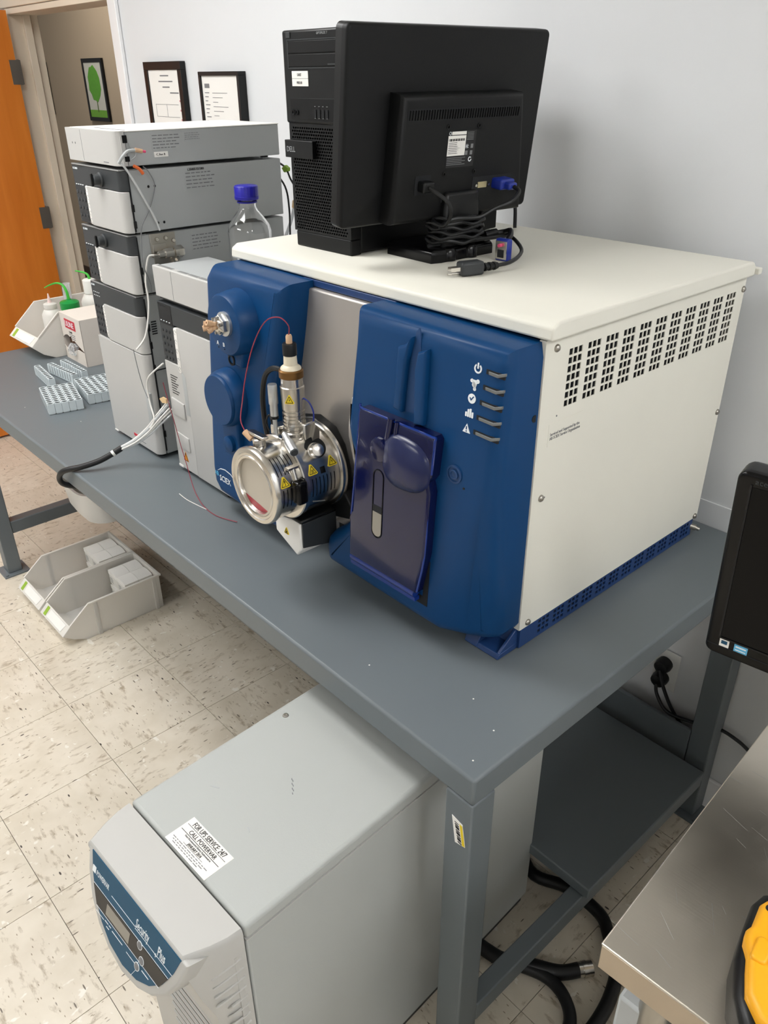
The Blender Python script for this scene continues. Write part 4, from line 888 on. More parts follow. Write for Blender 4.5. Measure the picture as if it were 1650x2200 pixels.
part('eject_button', G().box(w/2-.045,w/2-.020,-.0090,-.008,.3215,.3240), MT['dgrey'], fb, world=False)
part('front_plate', G().box(-w/2+.012,w/2-.004,-.0068,-.006,.232,.2685), MT['blackm'], fb, .001, world=False)
part('name_sticker', G().box(-w/2+.022,-w/2+.070,-.0068,-.0059,.3008,.3128), MT['paper'], fb, world=False)
part('name_sticker', G().box(-w/2+.022,-w/2+.070,-.0068,-.0059,.2882,.3002), MT['paper'], fb, world=False)
text('lettering', 'UNIT', .0068, MT['gink'], fb, (-w/2+.038,-.0070,.3045), U, V_, world=False, squeeze=.8)
text('lettering', 'PRELAB', .0060, MT['gink'], fb, (-w/2+.036,-.0070,.2920), U, V_, world=False, squeeze=.8)
for k in range(2):
    part('audio_jack', G().lathe([(.0046,0),(.0046,.0012),(.0025,.0012),(.0022,.0002)], (-w/2+.022+k*.011,-.0072,.245), (0,-1,0), 14), MT['blackg'], fb, world=False)
for k in range(4):
    part('usb_port', G().box(-w/2+.085+k*.0115,-w/2+.090+k*.0115,-.0079,-.0068,.2365,.2505), MT['inner'], fb, world=False)
    part('usb_edge', G().box(-w/2+.0855+k*.0115,-w/2+.0895+k*.0115,-.0080,-.0074,.2356,.2364), MT['gink'], fb, world=False)
    part('usb_icon', G().box(-w/2+.0855+k*.0115,-w/2+.0895+k*.0115,-.0076,-.0068,.255,.2562), MT['gink'], fb, world=False)
bd = part('brand_tab', G().box(-w/2-.006,-w/2+.080,-.012,-.001,.166,.197), MT['black'], t, .001, world=False)
text('lettering', 'DELL', .0135, MT['alu'], bd, (-w/2+.0,-.0123,.1765), U, V_, world=False, squeeze=.9)
text('lettering', 'OPTIPLEX 7', .0055, MT['alu'], fb, (-w/2+.098,-.0063,.369), U, V_, world=False, space=1.1)
# ================================================================== MONITOR SEEN FROM BEHIND
mon = thing('monitor', 'black monitor seen from behind on the white lid with cables plugged in', 'monitor', (-.581, .505, ZL), math.radians(86.9))
TA = .114; ZC = .224
def tl(x, z, d):          # panel plane coords (x right, z up from panel centre, d towards viewer) -> local
    return (x, -(d*math.cos(TA)+z*math.sin(TA)), ZC+z*math.cos(TA)-d*math.sin(TA))
MPm = lambda a, b, d: tl(a, b, d)
W2, H2 = .235, .155
sh = part('rear_shell', G().pillow(rrect(-W2,W2,-H2,H2,.010,4), MPm, -.004, .010, .006, 4), MT['blackm'], mon, world=False)
bz = G()
part('front_bezel', G().prism(rrect(-W2,W2,-H2,H2,.010,4), MPm, -.020, -.0041), MT['black'], mon, world=False)
part('screen', G().prism(rrect(-W2+.016,W2-.016,-H2+.020,H2-.014,.002,2), MPm, -.0206, -.0199), MT['screen'], mon, world=False)
hump = part('rear_hump', G().pillow([(-.150,-.150),(.185,-.150),(.150,.058),(-.142,.058)], MPm, .008, .046, .012, 5), MT['blackm'], mon, world=False)
g = G()
for k in range(44):
    x = -.128+k*.0061; g.prism([(x,.020),(x+.0030,.020),(x+.0042,.035),(x+.0012,.035)], MPm, .0440, .0486)
part('vent_ribs', g, MT['blackm'], hump, world=False)
part('vent_slot', G().prism(rrect(-.131,.137,.0185,.0365,.004,3), MPm, .0440, .0464), MT['inner'], hump, world=False)
for x, z in ((-.036,.007),(.039,.007),(-.036,-.070),(.039,-.070)):
    part('mount_screw', G().lathe([(.0044,0),(.0044,.001),(.0022,.001),(.002,0)], tl(x,z,.046), Vector(tl(0,0,1))-Vector(tl(0,0,0)), 16), MT['blackg'], hump, world=False)
lb = part('rating_label', G().prism([(-.034,-.060),(.034,-.060),(.034,.0),(-.034,.0)], MPm, .046, .0464), MT['ink'], hump, world=False)
part('white_label', G().prism([(-.034,-.0405),(.009,-.0405),(.009,-.0075),(-.034,-.0075)], MPm, .0463, .0467), MT['paper'], hump, world=False)
part('white_label', G().prism([(-.026,-.0062),(.009,-.0062),(.009,-.001),(-.026,-.001)], MPm, .0463, .0467), MT['paper'], hump, world=False)
g = G()
for k in range(18): g.prism([(-.032+k*.0021,-.0165),(-.0312+k*.0021+.0006*(k%3),-.0165),(-.0312+k*.0021+.0006*(k%3),-.0125),(-.032+k*.0021,-.0125)], MPm, .0466, .0469)
for k in range(7):
    z = -.0195-k*.0029; g.prism([(-.032,z),(-.032+.012+.02*random.random(),z),(-.012+.0*k,z+.0008),(-.032,z+.0008)], MPm, .0466, .0469)
part('label_print', g, MT['ink'], hump, world=False)
g = G()
for k in range(5): z = -.0445-k*.0028; g.prism([(-.033,z),(.012-.008*(k%2),z),(.012-.008*(k%2),z+.0009),(-.033,z+.0009)], MPm, .0463, .0467)
for k in range(6): z = -.0035-k*.0024; g.prism([(.0115,z),(.028,z),(.028,z+.0008),(.0115,z+.0008)], MPm, .0463, .0467)
for x, z in ((.0135,-.026),(.0135,-.037),(.026,-.026),(.0255,-.037)): g.prism([(x-.003,z-.0035),(x+.003,z-.0035),(x+.003,z+.0035),(x-.003,z+.0035)], MPm, .0463, .0466)
part('label_print', g, MT['gink'], hump, world=False)
g = G(); ring2d(g, MPm, (-.0300,-.0036), .0028, .0021, .0463, .0467, 0, 360, 14); ring2d(g, MPm, (.024,-.048), .0042, .0026, .0463, .0467, 40, 360, 14)
part('label_symbol', g, MT['wink'], hump, world=False)
text('lettering', 'FC', .006, MT['wink'], hump, tl(.0105,-.0285,.0464), U, Vector(tl(0,1,0))-Vector(tl(0,0,0)), world=False)
# sockets
part('power_socket', G().prism(rrect(-.104,-.066,-.101,-.069,.002,2), MPm, .0445, .0468), MT['inner'], hump, world=False)
pc = part('power_plug', G().obox(tl(-.084,-.086,.054), U, Vector(tl(0,1,0))-Vector(tl(0,0,0)), Vector(tl(0,0,1))-Vector(tl(0,0,0)), .013, .009, .010), MT['black'], mon, .003, world=False)
part('video_bay', G().prism([(.038,-.106),(.142,-.106),(.142,-.080),(.038,-.080)], MPm, .0445, .0466), MT['inner'], hump, world=False)
part('video_socket', G().prism([(.052,-.100),(.075,-.100),(.075,-.0895),(.052,-.0895)], MPm, .0460, .0485), MT['gold'], hump, .0005, world=False)
for x in (.0465,.080): part('hex_post', G().lathe([(.0028,0),(.0028,.004),(.0012,.004)], tl(x,-.095,.046), Vector(tl(0,0,1))-Vector(tl(0,0,0)), 6), MT['steel'], hump, world=False)
vg = part('video_plug', G().pillow(rrect(.090,.128,-.1035,-.0845,.004,3), MPm, .046, .072, .005, 3).pillow(rrect(.098,.121,-.101,-.088,.004,3), MPm, .070, .086, .005, 3), MT['vga'], mon, world=False)
part('neck_slot', G().prism([(-.037,-.118),(.052,-.118),(.052,-.108),(-.037,-.108)], MPm, .0445, .0466), MT['inner'], hump, world=False)
# stand
part('stand_neck', G().prism([(-.040,.015),(.058,.015),(.050,.118),(-.034,.118)], lambda a,b,d: (a,-d,b), .005, .045), MT['black'], mon, .006, world=False)
sb = part('stand_base', G().pillow([(-.075,-.052),(-.055,-.058),(.085,-.052),(.102,-.03),(.102,.075),(.085,.09),(-.06,.09),(-.075,.075)], lambda a,b,d: (a, b, d), 0, .024, .010, 4), MT['blackg'], mon, world=False)
for x in (-.03, .025): part('base_lobe', G().lathe([(.016,0),(.016,.016),(.012,.022),(.004,.024)], (x,-.048,.001), (0,0,1), 20), MT['blackg'], sb, world=False)
# power cord wrapped round the neck, ending in a plug on the lid
Ex = lambda x, y, z: (x, y, z)
def wpt(x, y, z):          # monitor-local -> world
    a = math.radians(86.9); return (-.581+x*math.cos(a)-y*math.sin(a), .505+x*math.sin(a)+y*math.cos(a), ZL+z)
pts = [wpt(*tl(-.084,-.086,.064)), wpt(*tl(-.076,-.094,.082)), wpt(*tl(-.062,-.108,.094)), wpt(*tl(-.053,-.130,.092)), wpt(*tl(-.054,-.150,.078)), wpt(-.058,-.04,.070)]
N = 6*16
for k in range(N+1):
    a = PI*1.05+2*PI*k/16; z = .074-.048*k/N
    rx, ry = .062+.004*math.sin(k*.9), .036
    pts.append(wpt(.010+rx*math.cos(a), -.025+ry*math.sin(a), z+.003*math.sin(k*2.1)))
pts += [(-.500,.590,ZL+.034),(-.520,.625,ZL+.030),(-.505,.630,ZL+.022),(-.455,.590,ZL+.016),(-.425,.545,ZL+.013),(-.405,.495,ZL+.012),(-.408,.462,ZL+.011)]
cd = thing('monitor_power_cable', 'black power cord coiled round the monitor stand, three-pin plug on the lid', 'cable', (-.44,.42,ZL))
part('cord', G().tube(pts, .0036, 8, 3), MT['cable'], cd)
part('strain_relief', G().tube([(-.408,.466,ZL+.011),(-.412,.446,ZL+.011),(-.416,.430,ZL+.011)], .0058, 10, 2), MT['black'], cd)
for k in range(3): part('relief_rib', G().tube([(-.409-.002*k,.461-.010*k,ZL+.011),(-.4095-.002*k,.4565-.010*k,ZL+.011)], .0074, 10, 1), MT['black'], cd)
pu = Vector((-.428,.392,0))-Vector((-.416,.430,0)); pu.normalize(); pv = Vector((0,0,1)); pn = pu.cross(pv)
part('plug_body', G().obox((-.422,.411,ZL+.0125), pu, pn, pv, .022, .0125, .0115), MT['dgrey'], cd, .004)
for s_, z in ((.0062,.013),(-.0062,.013)):
    o_ = Vector((-.422,.411,ZL))+pu*.022+pn*s_; part('blade', G().obox(o_+Vector((0,0,z))+pu*.009, pu, pn, pv, .0095, .0008, .0032), MT['steel'], cd)
o_ = Vector((-.422,.411,ZL))+pu*.022; part('ground_pin', G().cyl(o_+Vector((0,0,.0055)), o_+Vector((0,0,.0055))+pu*.022, .0024, n=10), MT['steel'], cd)
# video cable
vc = thing('video_cable', 'black video cable with two blue connectors on monitor and lid', 'cable', (-.46,.53,ZL))
part('lead', G().tube([wpt(*tl(.110,-.0945,.086)), wpt(*tl(.108,-.100,.102)), wpt(*tl(.080,-.112,.112)), wpt(*tl(.050,-.125,.100)), wpt(*tl(.02,-.140,.090)), wpt(-.03,-.060,.075), wpt(-.052,-.045,.060)], .0040, 8), MT['cable'], vc)
part('lead', G().tube([wpt(.070,-.04,.030), wpt(.092,-.045,.034), (-.515,.612,ZL+.038), (-.485,.590,ZL+.046), (-.466,.568,ZL+.042), (-.461,.550,ZL+.032)], .0052, 8), MT['cable'], vc)
part('ferrite', G().tube([wpt(.070,-.044,.033), wpt(.096,-.05,.036)], .0085, 14, 1), MT['black'], vc)
bpl = part('connector', G().box(-.476,-.446,.538,.552,ZL+.0005,ZL+.040), MT['vga'], vc, .003)
part('connector_face', G().box(-.474,-.448,.5365,.5385,ZL+.004,ZL+.036), MT['steel'], bpl)
part('connector_pins', G().box(-.468,-.454,.5355,.5368,ZL+.007,ZL+.021), MT['inner'], bpl)
part('thumb_screw', G().cyl((-.461,.530,ZL+.029),(-.461,.540,ZL+.029),.0032,n=10), MT['hotpink'], bpl)
solo('rear_cable', G().tube([(-.690,.84,ZL+.06),(-.672,.83,ZL+.045),(-.665,.825,ZL+.003)], .0042, 8), MT['cable'], 'black cord hanging behind the monitor beside the tower', 'cable', (-.665,.825,ZL))
# ================================================================== UPS ON THE FLOOR
ups = thing('power_supply_unit', 'grey floor-standing power backup cabinet with teal front panel under the table', 'power supply', (-.261,-.3475,0), math.radians(2.7))
HT = .675; HW = .154
kw = dict(world=False)
part('case', G().box(-HW+.002, HW-.002, .004, .735, .02, HT-.028), MT['upsb'], ups, .004, **kw)
cov = part('top_cover', G().box(-HW, HW, .0035, .737, HT-.0285, HT), MT['upsb'], ups, .007, seg=3, **kw)
part('cover_seam', G().box(-HW+.001, HW-.0005, .004, .736, HT-.0305, HT-.0285), MT['lgrey'], ups, **kw)
part('case', G().box(-HW+.006, HW-.006, .0, .72, .004, .02), MT['black'], ups, **kw)
# fascia: plan outline, rounded, from the slot forward
plan = [(-HW,0),(-.152,-.022),(-.145,-.048),(-.136,-.070),(-.131,-.083),(.131,-.083),(.136,-.070),(.145,-.048),(.152,-.022),(HW,0)]
def loft(levels, name, m, bev=.0):
    g = G(); n = len(plan); V = []; Fq = []
    for z, sx, sy in levels:
        for a, b in plan: V.append((a*sx, b*sy-.0, z))
    for i in range(len(levels)-1):
        for k in range(n): Fq.append((i*n+k,i*n+(k+1)%n,(i+1)*n+(k+1)%n,(i+1)*n+k))
    Fq.append(tuple(range(n-1,-1,-1))); Fq.append(tuple((len(levels)-1)*n+k for k in range(n)))
    g.add(V,Fq); return part(name, g, MT[m], ups, bev, **kw)
fc = loft([(.02,1,.45),(.40,1,.48),(.50,1,.58),(.56,1,.78),(.62,1,.93),(HT-.010,1,.985),(HT-.003,.992,.97),(HT,.975,.93)], 'fascia', 'upsf')
KP = .35
FY = lambda b: .080+KP*(HT-b)
MPu = lambda a, b, d: (a, -(FY(b)+d*.944), b+d*.33)
VU = (0, KP, 1)
Di = [(-.114,.671),(-.104,.642),(-.086,.610),(-.06,.586),(-.03,.571),(.008,.565),(.046,.571),(.076,.586),(.102,.610),(.12,.642),(.130,.671)]
D = [(-.128,.6725),(-.119,.636),(-.098,.600),(-.068,.574),(-.034,.558),(.008,.551),(.050,.558),(.084,.574),(.114,.600),(.135,.636),(.144,.6725)]
part('panel_bezel', G().pillow(D, MPu, -.034, .0, .005, 4), MT['upsf'], fc, **kw)
tp_ = part('teal_panel', G().prism(Di, MPu, -.004, .0008), MT['teal'], fc, **kw)
part('black_band', G().prism([(-.096,.627),(-.0795,.602),(.0965,.602),(.112,.627)], MPu, 0, .0013), MT['pblack'], tp_, **kw)
part('lcd_window', G().prism([(-.052,.6055),(.014,.6055),(.014,.6225),(-.052,.6225)], MPu, .001, .0018), MT['lcd'], tp_, **kw)
for x, z in ((.040,.624),(.050,.606),(.042,.5905)):
    part('panel_button', G().pillow([(x+.0055*math.cos(q*PI/6), z+.0055*math.sin(q*PI/6)) for q in range(12)], MPu, 0, .0022, .0008, 2), MT['gink'], tp_, **kw)
    g = G(); ring2d(g, MPu, (x,z), .0065, .0057, .0008, .0016, 0, 360, 16); part('button_ring', g, MT['wink'], tp_, **kw)
g = G()
for (a0,b0,a1,b1_) in ((-.046,.6405,.022,.6405),(.022,.6385,.119,.6385),(-.0795,.6005,.0965,.6005),(-.096,.6285,.112,.6285),(-.078,.593,-.055,.593),(.012,.5905,.0355,.5905),(.0415,.585,.032,.568),(.042,.597,.046,.6015)):
    L_ = math.hypot(a1-a0,b1_-b0); nx, ny = -(b1_-b0)/L_*.00028, (a1-a0)/L_*.00028
    g.prism([(a0-nx,b0-ny),(a1-nx,b1_-ny),(a1+nx,b1_+ny),(a0+nx,b0+ny)], MPu, .0007, .0012)
for (x,z,l) in ((-.052,.594,.010),(-.040,.594,.006),(-.030,.592,.030),(-.046,.588,.008),(.060,.604,.006),(.054,.593,.018),(.058,.615,.036)):
    g.prism([(x,z),(x+l,z),(x+l,z+.0010),(x,z+.0010)], MPu, .0007, .0012)
part('panel_print', g, MT['wink'], tp_, **kw)
text('lettering', 'POWERVAR', .0125, MT['wink'], tp_, MPu(-.093,.6425,.0010), U, VU, world=False, squeeze=.56, ext=.0002)
part('brand_mark', G().prism([(-.105,.6425),(-.0955,.6425),(-.0955,.6525),(-.105,.6525)], MPu, .0007, .0013), MT['wink'], tp_, **kw)
text('lettering', 'Security', .0215, MT['wink'], tp_, MPu(.022,.6410,.0010), U, VU, world=False, squeeze=.50, ext=.0002)
text('lettering', 'Plus', .0215, MT['wink'], tp_, MPu(.080,.6410,.0010), U, VU, world=False, squeeze=.56, ext=.0004)
text('lettering', '+', .0130, MT['wink'], tp_, MPu(.0735,.6335,.0010), U, VU, world=False, ext=.0002)
# louvres on the fascia side and lower front
for k in range(20):
    z = .62-k*.022
    part('louvre', G().tube([(.1405,-.062*(.45+.02*k) if k > 3 else -.05,z-.016),(.1485,-.030,z-.006),(.1528,-.006,z)], .0024, 6, 2), MT['upsf'], fc, **kw)
part('louvre_bed', G().box(HW-.006, HW-.0012, -.018, -.004, .18, .628), MT['upsf'], fc, **kw)
part('opening_shade', G().box(-.045, .105, -.0412, -.034, .10, .46), MT['inner'], fc, **kw)  # dark slab on the fascia stands for shade behind the slats
for k in range(15): part('front_slat', G().prism([(-.0440,.112+k*.024),(-.0410,.112+k*.024),(-.0410,.120+k*.024),(-.0440,.118+k*.024)], lambda a,b,d: (d,a,b), -.045, .105), MT['upsf'], fc, **kw)
# service sticker lying on the top
SO = Vector((.054, .028, HT+.0003)); su = Vector((1,.0,0)); sv = Vector((0,1,0))
svc = part('service_sticker', G().box(-.053,.053,.0055,.058,HT,HT+.0004), MT['paper'], ups, **kw)
zz = HT+.0005
text('lettering', 'FOR UPS SERVICE: 24/7', .0125, MT['ink'], svc, (0,.0465,zz), U, (0,1,0), 'CENTER', world=False, squeeze=.66)
text('lettering', 'CALL POWERVAR', .0100, MT['ink'], svc, (0,.0350,zz), U, (0,1,0), 'CENTER', world=False, squeeze=.86)
part('rule', G().box(-.049,.049,.0325,.0333,zz-.0002,zz+.0003), MT['ink'], svc, **kw)
part('rule', G().box(-.049,.049,.0443,.0449,zz-.0002,zz+.0003), MT['ink'], svc, **kw)
text('lettering', 'Next Recommended Battery Replacement is:', .0046, MT['gink'], svc, (0,.0282,zz), U, (0,1,0), 'CENTER', world=False, squeeze=.8)
text('lettering', 'JANUARY 2014', .0072, MT['ink'], svc, (0,.0215,zz), U, (0,1,0), 'CENTER', world=False, squeeze=.72)
part('rule', G().box(-.025,.025,.0202,.0206,zz-.0002,zz+.0003), MT['ink'], svc, **kw)
g = G()
for k in range(3):
    a = -.047+.004*k
    while a < .038-.006*k:
        l = random.uniform(.003,.010); g.box(a, min(a+l,.048), .0165-k*.0034, .0176-k*.0034, zz-.0002, zz+.0002); a += l+.0022
part('fine_print', g, MT['gink'], svc, **kw)
part('lid_screw', G().lathe([(.0058,0),(.0052,.0015),(.0035,.0017),(.003,.0006),(.0003,.0006)], (-.128,.300,HT), n=18), MT['steeld'], ups, **kw)
g = G()
for k in range(7): g.obox((-.004+.004*k,.214-.003*k+.002*(k%2),HT+.0002), (1,-.6,0), (.6,1,0), (0,0,1), .0018, .0007, .0003)
part('scuff', g, MT['gink'], ups, **kw)
part('scuff', G().obox((-.081,.115,HT+.0002), (1,.5,0), (-.5,1,0), (0,0,1), .008, .0012, .0003).obox((.027,.104,HT+.0002), (1,-.4,0), (.4,1,0), (0,0,1), .005, .0010, .0003), MT['mgrey'], ups, **kw)

# ================================================================== PLASTIC BINS
def hopper(name, label, cat, loc, rz, W=.196, L=.355, HH=.135, lip=.055, rimY=.095, group=None, m='bin', tabs=True):
    """open-fronted parts bin: local x width, y from the lip (0) to the back, z up"""
    t = thing(name, label, cat, loc, rz, group); th = .0028; hw = W/2
    pro = [(.066,.0),(L,.0),(L,HH),(rimY,HH),(.018,lip+.020),(-.012,lip-.008),(.024,.020)]
    for s_ in (-1, 1): part('side_wall', G().prism(pro, lambda a,b,d: (s_*(hw-d),a,b), 0, th), MT[m], t, .0006, world=False)
    part('bottom', G().box(-hw+th, hw-th, .066, L-th, .0, th), MT[m], t, world=False)
    part('back_wall', G().box(-hw+th, hw-th, L-th, L, .0, HH), MT[m], t, world=False)
    part('front_slope', G().prism([(.066,0),(.068,.0028),(.026,.0225),(-.0085,lip-.0075),(-.012,lip-.008),(.024,.020)], lambda a,b,d: (d,a,b), -hw+th, hw-th), MT[m], t, world=False)
    part('front_lip', G().prism([(-.012,lip-.008),(-.009,lip-.010),(.0205,lip+.0185),(.018,lip+.020)], lambda a,b,d: (d,a,b), -hw+th, hw-th), MT[m], t, .0006, world=False)
    rm = G()
    for s_ in (-1, 1):
        rm.prism([(rimY,HH-.003),(L+.006,HH-.003),(L+.006,HH+.003),(rimY-.002,HH+.003)], lambda a,b,d: (s_*(hw-.003+d),a,b), 0, .009)
        rm.prism([(.018,lip+.019),(rimY-.001,HH-.002),(rimY-.002,HH+.003),(.015,lip+.022)], lambda a,b,d: (s_*(hw-.003+d),a,b), 0, .006)
    rm.box(-hw, hw, L-.003, L+.006, HH-.003, HH+.003)
    part('rim', rm, MT[m], t, .001, world=False)
    for s_ in (-1, 1):
        for y in (rimY+.012, L-.030): part('rib', G().box(min(s_*hw,s_*(hw+.005)), max(s_*hw,s_*(hw+.005)), y, y+.014, .0, HH-.004), MT[m], t, .001, world=False)
    MPf = lambda a,b,d: (a, -.012+.030*b-d*.683, lip-.008+.028*b+d*.731)
    part('card_holder', G().prism([(-hw+.050,.15),(hw-.030,.15),(hw-.022,.88),(-hw+.050,.88)], MPf, .0, .0022), MT['offw'], t, .0008, world=False)
    part('green_label', G().prism([(-hw+.020,.12),(-hw+.038,.12),(-hw+.038,.90),(-hw+.020,.90)], MPf, .0, .0008), MT['greenl'], t, world=False)
    return t
hopper('parts_bin', 'milky plastic parts bin on the floor, the one farther from the grey power cabinet', 'bin', (-2.086,-.012,0), 0, group='parts bins on the floor')
hopper('parts_bin', 'milky plastic parts bin on the floor, the nearer of the pair', 'bin', (-1.877,-.012,0), 0, group='parts bins on the floor')
def small_box(x, y, z, rz, label, sx=.052, sy=.050, hh=.052):
    t = thing('small_carton', label, 'box', (x,y,z), rz, 'small white cartons in the bins')
    part('tray', G().box(-sx/2, sx/2, -sy/2, sy/2, 0, hh), MT['boxw'], t, .001, world=False)
    n = 6; V = []; Fq = []
    for i in range(n+1):
        a = -sx/2-.001+(sx+.002)*i/n; zc = hh+.001+.006*(1-(2*i/n-1)**2)
        for b in (-sy/2-.001, sy/2+.001): V.append((a,b,zc))
        for b in (-sy/2-.001, sy/2+.001): V.append((a,b,hh-.014))
    for i in range(n):
        o = i*4; Fq += [(o,o+1,o+5,o+4),(o,o+4,o+6,o+2),(o+1,o+3,o+7,o+5)]
    Fq += [(0,2,3,1),(n*4,n*4+1,n*4+3,n*4+2)]
    part('lid', G().add(V,Fq), MT['paper'], t, world=False)
    g = G()
    for k in range(4): g.box(-sx/2+.006,-sx/2+.030-.004*(k%2),-sy/2-.0006,-sy/2,.008+k*.006,.0098+k*.006)
    part('printed_lines', g, MT['gink'], t, world=False)
for bxx, nm in ((-2.086, 'farther'), (-1.877, 'nearer')):
    for lay in range(2):
        for i in range(2):
            for j in range(2):
                small_box(bxx-.042+i*.069, .256+j*.053, .0032+lay*.0632, 0, 'white carton in the %s floor bin, %s layer, %s %s of four' % (nm, ('bottom','top')[lay], ('left','right')[i], ('front','back')[j]), sx=.066, sy=.050, hh=.054)
# rounded white tub on the lower shelf
tub = thing('plastic_tub', 'rounded white plastic tub on the lower shelf under the table edge', 'tub', (-2.222,.470,.1952))
def tub_ring(hx, hy, r, z, n=6): return [(a,b,z) for a,b in rrect(-hx,hx,-hy,hy,r,n)]
lv = [(.07,.085,.05,.0),(.095,.15,.07,.004),(.118,.195,.08,.02),(.130,.212,.08,.06),(.137,.222,.08,.150),(.143,.229,.08,.152),(.143,.229,.08,.157),(.135,.219,.08,.157),(.126,.209,.08,.06),(.09,.145,.07,.01),(.06,.08,.05,.006)]
g = G(); V = []; Fq = []; rings = [tub_ring(a,b,min(r,a*.95,b*.95),z) for a,b,r,z in lv]; n = len(rings[0])
for r_ in rings: V += r_
for i in range(len(rings)-1):
    for k in range(n): Fq.append((i*n+k,i*n+(k+1)%n,(i+1)*n+(k+1)%n,(i+1)*n+k))
Fq.append(tuple(range(n-1,-1,-1))); Fq.append(tuple((len(rings)-1)*n+k for k in range(n)))
part('tub_body', g.add(V,Fq), MT['offw'], tub, world=False)
# bin on the table with bottles, carton beside it
hopper('parts_bin', 'large milky plastic bin on the table holding wash bottles', 'bin', (-2.478,.285,H), math.radians(1), W=.212, L=.36, HH=.158, lip=.062, rimY=.105)
def bottle(name, label, loc, r, hb, shoulder, neck, parts):
    t = thing(name, label, 'bottle', loc)
    part('body', G().lathe([(r*.8,0),(r,.004),(r,hb),(r*.9,hb+shoulder*.4),(neck*1.25,hb+shoulder),(neck,hb+shoulder+.003),(neck,hb+shoulder+.012)], n=32), MT['bottlew'], t, world=False)
    parts(t, hb+shoulder+.010); return t
def p1(t, z):
    part('cap', G().lathe([(.034,z-.004),(.0345,z),(.0345,z+.022),(.030,z+.026),(.009,z+.030),(.008,z+.034)], n=36), MT['green'], t, world=False)
    part('spout', G().tube([(0,0,z+.028),(-.002,-.002,z+.060),(-.012,-.008,z+.082),(-.035,-.020,z+.088),(-.066,-.036,z+.078),(-.090,-.048,z+.066)], lambda q: .0062-.0045*q, 10), MT['lgreen'], t, world=False)
bottle('wash_bottle', 'wash bottle with a green cap and bent green spout', (-2.455,.470,H+.0032), .037, .117, .016, .030, p1)
def p2(t, z):
    part('collar', G().lathe([(.023,z-.004),(.024,z),(.024,z+.012),(.017,z+.016),(.008,z+.017)], n=28), MT['bottlew'], t, world=False)
    part('nozzle', G().lathe([(.008,z+.016),(.0065,z+.022),(.0018,z+.050)], n=14), MT['pinkw'], t, world=False)
bottle('squeeze_bottle', 'white squeeze bottle with a pointed nozzle in the table bin', (-2.532,.425,H+.0032), .036, .112, .018, .021, p2)
def p3(t, z):
    part('cap', G().lathe([(.027,z-.004),(.0275,z),(.0275,z+.044),(.022,z+.048)], n=28), MT['offw'], t, world=False)
    part('spout', G().tube([(.0,.0,z+.047),(-.004,-.002,z+.062),(-.018,-.010,z+.070),(-.05,-.028,z+.074)], lambda q: .0055-.003*q, 10), MT['lgreen'], t, world=False)
    part('label_band', G().lathe([(.0443,.02),(.0443,.098)], n=32, caps=False), MT['paper'], t, world=False)
    part('label_stripe', G().lathe([(.0446,.092),(.0446,.095)], n=32, caps=False), MT['vga'], t, world=False)
    dv = Vector((.0448*math.cos(math.radians(-52)), .0448*math.sin(math.radians(-52)), .072))
    text('lettering', 'CA', .020, MT['gink'], t, dv+Vector((-.014,-.012,0)), (.79,.62,0), (0,0,1), world=False)
bottle('large_wash_bottle', 'white wash bottle with CA label behind the carton', (-2.497,.578,H+.0032), .044, .142, .026, .025, p3)
solo('clear_cylinder', G().lathe([(.0135,0),(.0150,.0),(.0150,.205),(.0162,.207),(.0162,.211),(.0138,.211),(.0136,.004)], n=28), MT['clear'], 'clear plastic cylinder standing in the table bin', 'tube', (-2.553,.505,H+.0032), world=False)
# white carton with a torn corner
ct = thing('dispenser_carton', 'white carton with a red logo and a torn hole showing plastic bags', 'box', (-2.270,.500,H))
bx0, bx1, by0, by1, bh = -2.358, -2.185, .388, .610, .165
th = .0015
frontp = [(bx0+.001,H+.004),(bx0+.030,H+.002),(bx0+.075,H+.004),(bx0+.118,H+.020),(bx1-.022,H+.048),(bx1,H+.060),(bx1,H+bh),(bx0,H+bh),(bx0,H+.078),(bx0+.020,H+.088),(bx0+.045,H+.094),(bx0+.070,H+.088),(bx0+.082,H+.094),(bx0+.086,H+.075),(bx0+.098,H+.078),(bx0+.11,H+.062),(bx0+.088,H+.040),(bx0+.060,H+.034),(bx0+.030,H+.040),(bx0+.001,H+.052)]
part('front_panel', G().prism([(bx0,H+.075),(bx0+.020,H+.086),(bx0+.042,H+.092),(bx0+.064,H+.087),(bx0+.074,H+.092),(bx0+.080,H+.074),(bx0+.096,H+.080),(bx0+.125,H+.068),(bx1,H+.052),(bx1,H+bh),(bx0,H+bh)], XZ, -by0-th, -by0), MT['card'], ct)
part('front_flap', G().prism([(bx0,H),(bx1,H),(bx1,H+.050),(bx0+.120,H+.052),(bx0+.085,H+.040),(bx0+.062,H+.028),(bx0+.030,H+.034),(bx0,H+.046)], XZ, -by0-th, -by0), MT['card'], ct, label='lower front panel below the torn hole')
part('side_panel', G().box(bx1-th, bx1, by0, by1, H, H+bh), MT['card'], ct, .0005)
part('side_panel', G().box(bx0, bx0+th, by0, by1, H, H+bh), MT['card'], ct)
part('top_panel', G().box(bx0, bx1, by0, by1, H+bh, H+bh+th), MT['card'], ct, .0005)
part('back_panel', G().box(bx0+th, bx1-th, by1-th, by1, H, H+bh), MT['card'], ct)
part('inside', G().box(bx0+.003, bx1-.003, by0+.02, by1-.003, H+.001, H+bh-.002), MT['kraft'], ct)
lgo = part('logo_panel', G().prism([(bx0+.040,H+bh-.047),(bx0+.128,H+bh-.047),(bx0+.128,H+bh-.014),(bx0+.040,H+bh-.014)], XZ, -by0, -by0+.0006), MT['redl'], ct)
text('lettering', 'ULINE', .028, MT['wink'], lgo, (bx0+.044,by0-.0007,H+bh-.040), U, V_, squeeze=.93)
